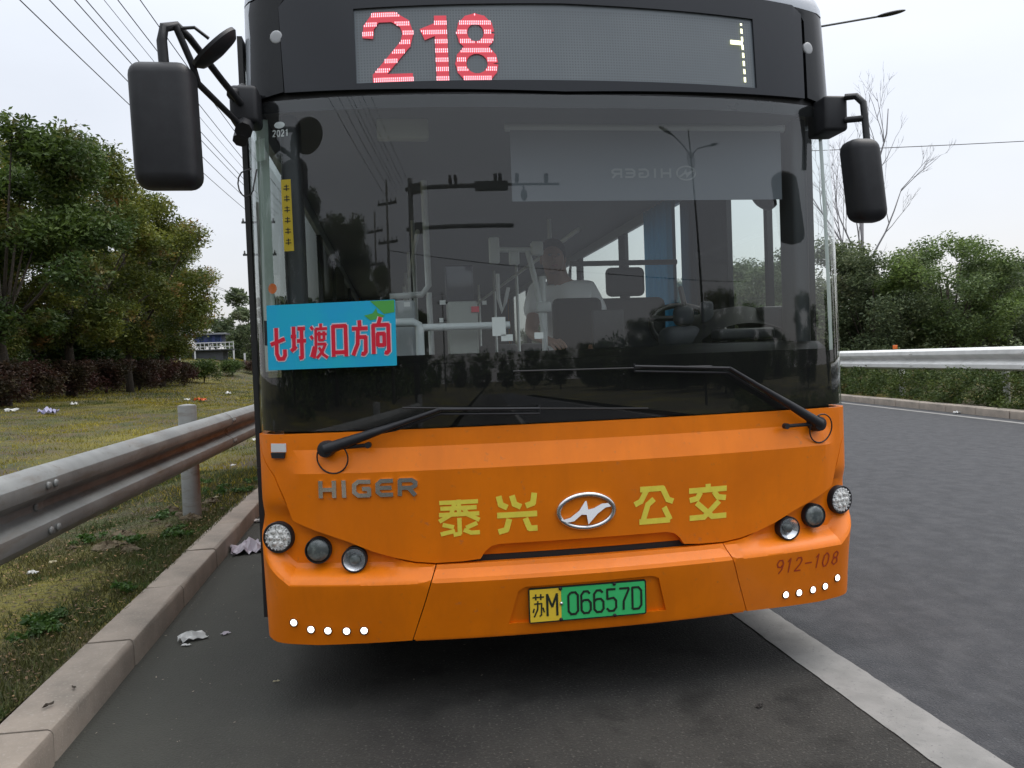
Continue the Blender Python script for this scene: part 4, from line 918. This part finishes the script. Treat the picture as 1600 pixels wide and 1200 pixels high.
# bare tree
def bare_tree(loc, h, seed):
    r = random.Random(seed); mb = MB()
    def grow(p, d, L, rad, lev):
        n = 4; pts = [p]; q = p.copy(); dd = d.copy()
        for i in range(n):
            dd = (dd+Vector((r.uniform(-.16,.16), r.uniform(-.16,.16), r.uniform(-.03,.12)))).normalized(); q = q+dd*L/n; pts.append(q.copy())
        mb.tube(pts, [rad*(1-.6*i/n) for i in range(n+1)], 5 if lev > 1 else 7)
        if lev >= 5: return
        nb = (9, 4, 3, 2, 2)[lev]
        for k in range(nb):
            t = r.uniform(.28, 1.0) if lev else r.uniform(.22, 1.0); i = min(int(t*n), n-1); s0 = pts[i].lerp(pts[i+1], t*n-i)
            a = r.uniform(0, 2*PI); sp = r.uniform(.36, .78); x = dd.orthogonal().normalized(); y = dd.cross(x)
            nd = (d+(x*math.cos(a)+y*math.sin(a))*sp+Vector((0, 0, .22))).normalized(); grow(s0, nd, L*r.uniform(.42, .62), max(rad*.40, .006), lev+1)
    grow(Vector((0,0,-.2)), Vector((.02,0,1)).normalized(), h*.66, .13, 0)
    return mb
root = thing('bare_tree', 'tall leafless tree with thin twigs rising behind the bus mirror', 'tree', (20.6, 30.5, .13))
bare_tree(0, 12.4, 23).build('trunk_and_twigs', mat('grey_bark', (.24,.23,.24), .9), root, smooth=3)
# hedges and shrubs on the left
def make_shrub(name, label, loc, sx_, sy_, h, m, n=4200, leaf=.035, seed=0, group=None):
    r = random.Random(seed); root = thing(name, label, 'shrub', loc, 0, group); cs = []; rs = []
    for k in range(16): 
        a = r.uniform(0, 2*PI); q = r.uniform(0, .75); cs.append((sx_*q*math.cos(a), sy_*q*math.sin(a), h*r.uniform(.22, .72))); rs.append(h*r.uniform(.25, .36))
    v, f = leaf_mesh(cs, rs, n, leaf, .8, seed); obj('foliage', v, f, m, root)
    mb = MB()
    for k in range(6): mb.tube([(0, 0, -.1), (r.uniform(-.1,.1), r.uniform(-.1,.1), h*.2), Vector(cs[k])], [.02,.015,.006], 5)
    mb.build('stems', BARK, root, smooth=3); return root
s1 = make_shrub('shrub', 'dark red clipped shrub at the near end of the hedge row', (-11.6,20.5,zt(-11.6)), 1.1, 1.1, 1.5, L_RED, 7000, .05, 1)
s2 = make_shrub('shrub', 'dark green round shrub in the hedge row before the mound', (-11.7,45.5,zt(-11.7,45.5)), 1.2, 1.2, 1.7, L_NEAR, 6000, .06, 2)
row = [(-12.3,24.2,1.05,s1,'dark red shrub second in the hedge row'), (-12.1,27.5,1.05,s1,'dark red shrub third in the hedge row, below the tinted tree'), (-12.2,31.0,1.1,s1,'dark red shrub in the middle of the hedge row'),
 (-12.0,34.5,1.05,s1,'dark red shrub before the two small tree trunks'), (-12.1,38.2,1.1,s1,'dark red shrub just before the green shrub'), (-11.9,41.8,1.0,s1,'last dark red shrub of the continuous hedge row'),
 (-11.3,52.0,.8,s2,'small green shrub at the foot of the mound'), (-10.6,55.5,.8,s1,'small reddish shrub at the foot of the mound, close to the bus'), (-14.8,18.6,1.1,s1,'dark red shrub farthest from the bus at the picture edge')]
for (x, y, s, src, lb) in row: copy_tree(src, lb, x, y, s, random.uniform(0, 6))
G4 = 'undergrowth shrubs beneath the verge trees'
for k in range(16):
    x = random.uniform(-24, -14.5); y = 22+k*2.4; copy_tree(s2, 'dark green undergrowth shrub in the shade beneath the verge trees', x, y, random.uniform(1.5, 2.3), random.uniform(0, 6), group=G4)
# median hedge: one leafy mass on each side of the white rail
cs = []; rs = []
for k in range(1300):
    y = -10+k*.038+random.uniform(-.3,.3); x = ex(y, .80+random.uniform(-.04,.9)); h = random.uniform(.06,.86); cs.append((x, y, .08+h*.80)); rs.append(random.uniform(.14,.26))
v, f = leaf_mesh(cs, rs, 150000, .032, .9, 33); obj('median_hedge', v, f, L_HEDGE, kind='stuff')
cs = []; rs = []
for k in range(420):
    y = 2+k*.09; x = ex(y, 2.6+random.uniform(-.4,3.0)); cs.append((x, y, random.uniform(.3,1.25))); rs.append(random.uniform(.2,.4))
v, f = leaf_mesh(cs, rs, 42000, .045, .9, 34); obj('median_undergrowth', v, f, L_DULL, kind='stuff')
# ------------------------------------------------------------------ grass on the verge (uncountable)
def grass(name, n, x0, x1, y0, y1, hmin, hmax, wd, m, seed, xe=None, thr=.42):
    r = np.random.default_rng(seed); x = x1-(x1-x0)*r.uniform(0, 1, n)**1.0; y = r.uniform(y0, y1, n)
    pat = np.sin(x*2.1+1.3*np.sin(y*1.1))*np.cos(y*1.7+.9*np.sin(x*1.9))+.6*np.sin(x*5.3+y*4.1)*np.cos(y*6.1-x*3)
    k = r.uniform(-1.5, 1.3, n) < pat+thr; x = x[k]; y = y[k]; n = len(x)
    t = np.clip((-x-3)/12, 0, 1); z = .14+.62*t*t*(3-2*t)-.015
    z = z+1.85*np.exp(-((x+15.6)**2/34+(y-64)**2/150))
    h = r.uniform(hmin, hmax, n)*r.uniform(.5, 1.2, n); a = r.uniform(0, 2*PI, n); ca, sa = np.cos(a), np.sin(a); lx = r.normal(0, .55, n)*h; ly = r.normal(0, .55, n)*h
    v = np.stack([np.stack([x-ca*wd, y-sa*wd, z], 1), np.stack([x+ca*wd, y+sa*wd, z], 1), np.stack([x+lx, y+ly, z+h], 1)], 1).reshape(-1, 3)
    return obj(name, v, np.arange(n*3).reshape(-1, 3), m, kind='stuff')
grass('grass', 280000, -5.0, -2.27, -1.2, 7.5, .02, .06, .0035, GRASSN, 5, thr=.62)
grass('grass', 150000, -13.0, -2.27, 4.5, 26, .03, .075, .007, GRASS, 6, thr=.3)
grass('grass', 90000, -17, -2.3, 24, 78, .05, .11, .018, GRASS, 8, thr=.5)
# fallen leaves and crumbs of soil on the near verge
r = np.random.default_rng(9); n = 9000; cs = np.stack([r.uniform(-4.8,-2.28,n), r.uniform(-1.2,7,n), r.uniform(.138,.162,n)], 1)
a = r.normal(size=(n,3)); a[:,2] *= .25; a /= np.linalg.norm(a, axis=1)[:,None]; b = np.cross(a, [0,0,1.]); s_ = r.uniform(.004,.018,n)[:,None]
obj('dead_leaves', np.stack([cs-a*s_, cs-b*s_*.5, cs+a*s_, cs+b*s_*.5], 1).reshape(-1,3), np.arange(n*4).reshape(-1,4), mat('dead_leaf', (.16,.10,.05), .8, islands=[(0,(.4,.4,.4)), (1,(1.6,1.5,1.3))]), kind='stuff')
n = 260; cs = np.stack([r.choice([-1.97,-1.9,-1.6,-.5], n)+r.normal(0,.12,n), r.uniform(-1.2,4,n), np.full(n,.006)], 1); cs[:,0] = np.maximum(cs[:,0], -2.02)
a = r.normal(size=(n,3)); a[:,2] *= .1; a /= np.linalg.norm(a, axis=1)[:,None]; b = np.cross(a, [0,0,1.]); s_ = r.uniform(.003,.008,n)[:,None]
obj('road_grit', np.stack([cs-a*s_, cs-b*s_*.5, cs+a*s_, cs+b*s_*.5], 1).reshape(-1,3), np.arange(n*4).reshape(-1,4), mat('grit', (.2,.18,.15), .8, islands=[(0,(.3,.3,.3)), (1,(1.6,1.5,1.4))]), kind='stuff')

# ------------------------------------------------------------------ litter: crumpled scraps, each a thing
def scrap(name, label, x, y, z, lx, ly, h, rz, m, seed, cat='litter', n=7):
    r = random.Random(seed); V = []; F = []
    for j in range(n):
        for i in range(n):
            a = (i/(n-1)-.5); b = (j/(n-1)-.5); e = 1-.25*r.random() if i in (0, n-1) or j in (0, n-1) else 1
            V.append((a*lx*e, b*ly*e, .002+h*r.random()**1.3*(1-1.2*max(abs(a), abs(b))+.2)))
    for j in range(n-1):
        for i in range(n-1): F.append((j*n+i, j*n+i+1, (j+1)*n+i+1, (j+1)*n+i))
    o = obj(name, V, F, m, smooth=0); md = o.modifiers.new('thickness', 'SOLIDIFY'); md.thickness = .0015
    o.location = (x, y, z); o.rotation_euler = (0, 0, rz); return tag(o, label, cat)
scrap('plastic_bag', 'crumpled translucent lilac plastic bag against the kerb beside the bus', -1.95, 3.3, .004, .28, .34, .10, .3, LITP, 1, 'plastic bag', 9)
scrap('paper_scrap', 'crumpled white tissue lying on the asphalt beside the kerb', -1.86, 1.22, .004, .16, .07, .045, .4, LIT, 2)
scrap('paper_scrap', 'tiny white scrap touching the crumpled tissue on the asphalt', -1.87, 1.13, .004, .05, .02, .01, -.2, LIT, 3)
scrap('paper_scrap', 'small pale scrap on asphalt between the tissue and the bus', -1.70, 1.27, .004, .05, .035, .012, .8, LITP, 4)
scrap('paper_scrap', 'white scrap at the kerb foot farthest along beside the bus corner', -2.03, 4.5, .004, .12, .10, .04, .2, LIT, 5)
scrap('cigarette_butt', 'straw coloured cigarette end on the asphalt in front of the kerb', -1.33, .52, .004, .035, .008, .008, .1, LITY, 6, 'cigarette end')
scrap('leaf_scrap', 'dark shrivelled leaf on open asphalt in front of the bus', .64, -.21, .004, .035, .02, .012, .6, HAIR, 7, 'leaf')
scrap('twig', 'dark curled twig on the top of the kerb stone nearest the camera', -2.13, .13, .14, .05, .012, .02, 1.0, BARK, 8, 'twig', 4)
scrap('twig', 'tiny bent twig on the kerb stone top farther from the camera', -2.10, .30, .14, .03, .012, .014, 2.2, BARK, 9, 'twig', 4)
vl = [(-3.1,2.33,.07,LIT,'white paper scrap on the near grass below the guard rail'), (-3.09,2.62,.05,LITY,'pale scrap just behind the white one on the near grass'), (-2.62,.72,.07,LIT,'white torn scrap among weeds by the nearest kerb stone'),
 (-3.47,9.8,.12,LIT,'white scrap on grass behind the rail post'), (-2.9,7.8,.08,LIT,'small white scrap on grass between post and bus'), (-3.25,11.6,.14,LIT,'white scrap under the far end of the guard rail beam'),
 (-9.43,18.5,.50,LITB,'crumpled blue and white packaging on the far grass'), (-10.46,18.9,.32,LIT,'flat white scrap on grass at the picture edge'), (-10.3,22.5,.30,LIT,'white scrap on grass close to the red hedge'),
 (-7.7,27.0,.45,LITO,'orange red bag on the grass behind the post top'), (-8.2,27.2,.22,LIT,'white scrap touching the orange red bag'), (-8.0,33.5,.35,LIT,'white scrap on distant grass beyond the red bag'), (-5.9,30.0,.30,LIT,'white scrap on distant grass close to the bus side'), (-2.55,5.1,.06,LITY,'pale scrap on bare soil at the post foot')]
for k, (x, y, s, m, lb) in enumerate(vl): scrap('litter', lb, x, y, zt(x, y)+.02, s, s*.7, s*.38, k, m, 20+k)
scrap('litter', 'small white scrap at the foot of the median kerb', ex(11.5,.34), 11.5, .005, .16, .1, .06, 0, LIT, 60)
# stones of broken earth under the rail
for k in range(26):
    r = random.Random(k); q = r.uniform(0, 1); x, y = (-3.05+.45*q+r.uniform(-.28,.28), 2.7+2.2*q+r.uniform(-.35,.35)); V, F = ball((0,0,0), .045*r.uniform(.4,1.5), (1.3,1,.7), 7)
    V = [(a*(1+r.uniform(-.4,.4)), b*(1+r.uniform(-.4,.4)), c*(1+r.uniform(-.5,.4))) for a, b, c in V]
    tag(obj('soil_clod', V, F, mat('clod', (.11,.085,.05), .95, noise=(12,(.07,.055,.035),.4,.7), bump=(40,1,.01)) if k == 0 else bpy.data.materials['clod'], loc=(x, y, .145)), 'brown clod of broken earth on the bare patch under the guard rail', 'clod', 'clods of earth under the guard rail')

# ------------------------------------------------------------------ pavilion on the mound
pv = thing('pavilion', 'small dark blue pavilion with white railings on the grassy mound', 'building', (-14.6, 61, 2.05))
MB().box(-1.1, 1.1, -1, 1, 0, .95).build('wall', GREYW, pv)
MB().box(-.95, 1.0, -.8, .8, 1.5, 2.15).build('upper_wall', BLUEP, pv)
MB().box(-1.9, 1.4, -1.2, 1.2, 2.15, 2.27).build('roof', mat('roof_grey', (.25,.26,.28), .7), pv)
MB().box(-2.0, 2.0, -1.3, 1.3, .95, 1.03).build('deck', GREYW, pv)
for k in range(14):
    o = MB().box(-1.95+k*.3, -1.90+k*.3, -1.32, -1.28, 1.031, 1.5).build('baluster', WHITE, pv)
MB().box(-2.0, 2.0, -1.33, -1.27, 1.5, 1.56).box(-2.0, 2.0, -1.275, -1.262, 1.2, 1.26).build('handrail', WHITE, pv)
for x in (-1.95, -.85, 1.95): MB().box(x-.05, x+.05, -1.26, -1.16, -.4, .95).build('column', WHITE, pv)
for x in (-.6, 0, .55): MB().box(x, x+.35, -.83, -.802, 1.62, 2.05).build('window', SGLASS, pv)
o = MB().box(-.06,.06,-.06,.06,0,1.5).build('marker_post', WHITE, loc=(-11.9,60,1.2)); tag(o, 'thin white post at the end of the mound path', 'post')

# ------------------------------------------------------------------ street lamp behind the bus, and another on the median behind the camera
def street_lamp(loc, label, rz, H=10.4, orn=True, one=False, arm=1.65):
    root = thing('street_lamp', label, 'street lamp', loc, rz)
    MB().tube([(0,0,0), (0,0,H*.5), (0,0,H+.5)], [.10,.08,.05], 10).build('pole', POLED, root, smooth=3)
    for s in (1, -1):
        L = arm*(1.35 if s > 0 else 1.0)
        MB().tube([(0,0,H-.9), (s*.12,0,H-.55), (s*.6,0,H-.22), (s*L,0,H+.1)], .03, 7).build('arm', POLED, root, smooth=3)
        q = MB(); V, F = ball((0,0,0), 1, (.48,.12,.055), 8); a = .22*s
        V = [(s*(L+.42)+x*math.cos(a)-z*math.sin(a), y, H+.20+x*math.sin(a)+z*math.cos(a)) for x, y, z in V]; q.add(V, F).build('lamp_head', BLACKP, root, smooth=3)
    if orn:
        for rr in (.30, .18): MB().tube([(rr*math.cos(a), 0, H-.75+rr*math.sin(a)) for a in np.linspace(0,2*PI,25)[:-1]], .022, 6, closed=True).build('ring', POLED, root, smooth=3)
    return root
street_lamp((10.9, 18, .13), 'street lamp whose arm and lamp head reach out from behind the bus roof', 0, 10.55, arm=1.75)
street_lamp((11.5, -16.6, .13), 'double armed street lamp on the median behind the camera, mirrored in the windscreen', math.radians(0), 10.1, arm=1.35)
# traffic gantry on the verge behind the camera (seen in the windscreen)
gt = thing('camera_gantry', 'traffic camera gantry pole with two arms over the road, mirrored in the windscreen', 'gantry', (-3.75, -13.8, .15))
MB().tube([(0,0,0), (0,0,7.15)], [.16,.13], 12).build('pole', POLED, gt, smooth=3)
MB().tube([(-.25,0,6.85), (0,0,6.86), (3.4,0,6.80)], .07, 8).tube([(3.4,0,6.80), (6.6,0,6.84)], .04, 8).box(3.1,4.5,-.1,.1,6.66,6.90).box(0,.6,-.12,.12,6.72,6.98).build('upper_arm', POLED, gt, smooth=.6)
MB().tube([(-.25,0,5.65), (0,0,5.66), (4.65,0,5.60)], .065, 8).box(0,.6,-.12,.12,5.52,5.80).build('lower_arm', POLED, gt, smooth=.6)
for x in (2.0, 2.25, 4.0, 4.2, 4.9, 6.1): MB().box(x-.07, x+.07, -.2, .1, 6.93, 7.13, .02).tube([(x,0,6.84), (x,0,6.95)], .03, 6).build('camera', BLACKP, gt, smooth=.6)
V, F = ball((5.15,0,6.5), .14, (1,1,1.2), 10); MB().add(V, F).tube([(5.15,0,6.6), (5.15,0,6.85)], .04, 6).build('dome_camera', BLACKP, gt, smooth=3)
# power poles and wires along the verge
def power_pole(loc, label, H=9.9, group=None):
    root = thing('power_pole', label, 'power pole', loc, 0, group)
    MB().tube([(0,0,-.5), (0,0,H+1.2)], [.17,.10], 10).build('pole', POLEC, root, smooth=3)
    for z in (H-.02, H-2.0):
        b = MB().box(-1.0, 1.0, -.05, .05, z-.06, z+.06).build('crossarm', POLED, root)
        for x in (-.9, -.4, .4, .9): MB().lathe([(.05,0), (.07,.06), (.03,.1), (.06,.14), (.02,.2)], 8, Matrix.Translation((x,0,z+.061))).build('insulator', POLEC, b, smooth=3)
    return root
pp = power_pole((-8.6, -25, .5), 'concrete power pole on the verge, mirrored nearest the camera gantry')
for (x, y, z, lb) in ((-8.6,-62,.5,'concrete power pole far down the verge behind the camera'), (-8.6,48,.6,'concrete power pole far along the verge hidden by the bus corner'), (-11.8,-30,.6,'concrete power pole of the outer line behind the camera')): dup(pp, lb, (x, y, z))
def wire(x, z, label, x2=None, z2=None, y0=-25, y1=48, r_=.013, sag=.9, yext=True):
    x2 = x if x2 is None else x2; z2 = z if z2 is None else z2; P = []
    for k in range(41):
        t = k/40; P.append((x+(x2-x)*t-x, y0+(y1-y0)*t-y0, z+(z2-z)*t-z-sag*4*t*(1-t)))
    o = MB().tube(P, r_, 5).build('overhead_wire', WIRE, smooth=3, loc=(x, y0, z)); return tag(o, label, 'wire')
lbs = ['lowest and outermost overhead wire crossing the pale sky', 'second overhead wire counted from the trees', 'third overhead wire counted from the trees', 'fourth overhead wire, paired closely with the third', 'fifth overhead wire, passing just behind the mirror arm', 'sixth overhead wire, nearest the bus roof', 'faint thin overhead wire between the paired wires and the mirror arm']
VPx = 614.6
for k, (px0, Zc) in enumerate(((103,8.3), (143,8.6), (177,8.9), (193,9.0), (237,9.3), (268,9.6), (218,9.1))):
    # a wire parallel to the road at height Zc above the eye, placed so that it crosses the sky there
    X = CP.x+(px0-VPx)/570*Zc*1.0
    wire(X, CP.z+Zc+.55, lbs[k], r_=.013 if k < 6 else .008, sag=.9)
wire(-15, 9.0, 'thin wire running down behind the verge trees', -14, 8.3, 8, 90, .014, .6); wire(-16.2, 9.6, 'higher of the two wires behind the verge trees', -15, 8.9, 8, 90, .014, .6)
def xwire(a, b, label, r_=.014, sag=.8):
    a = Vector(a); b = Vector(b); P = [tuple((b-a)*(k/30)+Vector((0,0,-sag*4*(k/30)*(1-k/30)))) for k in range(31)]
    return tag(MB().tube(P, r_, 5).build('overhead_wire', WIRE, smooth=3, loc=a), label, 'wire')
xwire((8, 32, 10.4), (60, 27, 12.4), 'single wire slanting across the sky behind the bare tree', .018, .6)
xwire((-8.6,-25,8.0), (26,-27,7.0), 'wire crossing the road behind the camera', .02, .9)
# ------------------------------------------------------------------ what stands behind the camera and shows only in the glass
G5 = 'roadside trees behind the camera'
for (x, y, s) in ((-11,-17,.95), (-13.5,-13,1.0), (-15,-21,1.1), (-12.5,-28,.95), (-14,-35,1.0), (-12,-44,.9), (-13,-55,1.0), (-18,-9,1.1), (-17,-3,1.0), (-15.5,4,.9)):
    copy_tree(tA, 'dark roadside tree behind the camera, seen only as a mirror image', x, y, s, random.uniform(0, 6), group=G5)
for (x, y, s) in ((17,-20,.9), (19,-24,1.2), (17.5,-31,1.2), (22,-33,1.3), (18,-42,1.2), (15,-52,1.1), (26,-26,1.2), (28,-16,1.1), (30,-8,1.1), (27,0,1.1), (25,7,1.0), (22,12,1.0)):
    copy_tree(tS, 'dull green tree beyond the median, off to the camera side', x, y, s, random.uniform(0, 6), .13, 'trees beyond the median towards the camera side')
for k in range(15):
    x = -35+k*6.5; copy_tree(tS, 'tree in the distant line closing the road behind the camera', x, -95+random.uniform(-8,8), random.uniform(1.1,1.5), random.uniform(0, 6), .1, 'distant trees behind the camera')

r = np.random.default_rng(4); cs = np.stack([r.uniform(-60, 90, 900), r.uniform(-104, -98, 900), r.uniform(.5, 6.4, 900)], 1)
v, f = leaf_mesh(cs, np.full(900, 1.3), 26000, .28, .9, 35); obj('far_undergrowth', v, f, L_NEAR, kind='stuff')

cs = np.stack([r.uniform(14, 70, 700), r.uniform(-52, -44, 700), r.uniform(.3, 4.4, 700)], 1)
v, f = leaf_mesh(cs, np.full(700, 1.1), 24000, .22, .9, 36); obj('far_undergrowth', v, f, L_NEAR, kind='stuff')
cs = np.stack([r.uniform(-26, -9.5, 500), r.uniform(-60, -8, 500), r.uniform(.4, 2.4, 500)], 1)
v, f = leaf_mesh(cs, np.full(500, .9), 16000, .2, .9, 37); obj('far_undergrowth', v, f, L_NEAR, kind='stuff')
for k in (2, 3, 7, 11):
    copy_tree(tS, 'dull green tree in the close row across the median behind the camera', 15+k*3.3, -41+random.uniform(-2,2), random.uniform(1.0,1.5), random.uniform(0, 6), .1, 'close row of trees across the median behind the camera')

# broad leaved weeds in clumps along the kerb and under the rail
wc = []; rw = random.Random(3)
for k in range(26):
    x = -2.34-abs(rw.gauss(0,.55)); y = rw.uniform(-1.0, 6.5)
    for q in range(rw.randint(3, 9)): wc.append((x+rw.gauss(0,.05), y+rw.gauss(0,.06), .155+rw.uniform(0,.035)))
v, f = leaf_mesh(wc, np.full(len(wc), .045), 5200, .017, .45, 38); obj('weeds', v, f, mat('weed_leaf', (.045,.10,.018), .6, islands=[(0,(.5,.6,.5)), (1,(1.5,1.4,1.2))], transl=.3), kind='stuff')

for k in range(16):
    x = 24+k*6; copy_tree(tS, 'dull green tree on the far bend where the road runs out of sight', x, 120+8*math.sin(k*1.7), random.uniform(1.6,2.3), random.uniform(0, 6), .1, 'trees on the far bend of the road')
for k in range(10):
    x = -4+k*3.4; copy_tree(tS, 'dull green tree closing the far end of the road', x, 196+6*math.sin(k*2.1), random.uniform(1.6,2.3), random.uniform(0, 6), .1, 'trees closing the far end of the road')
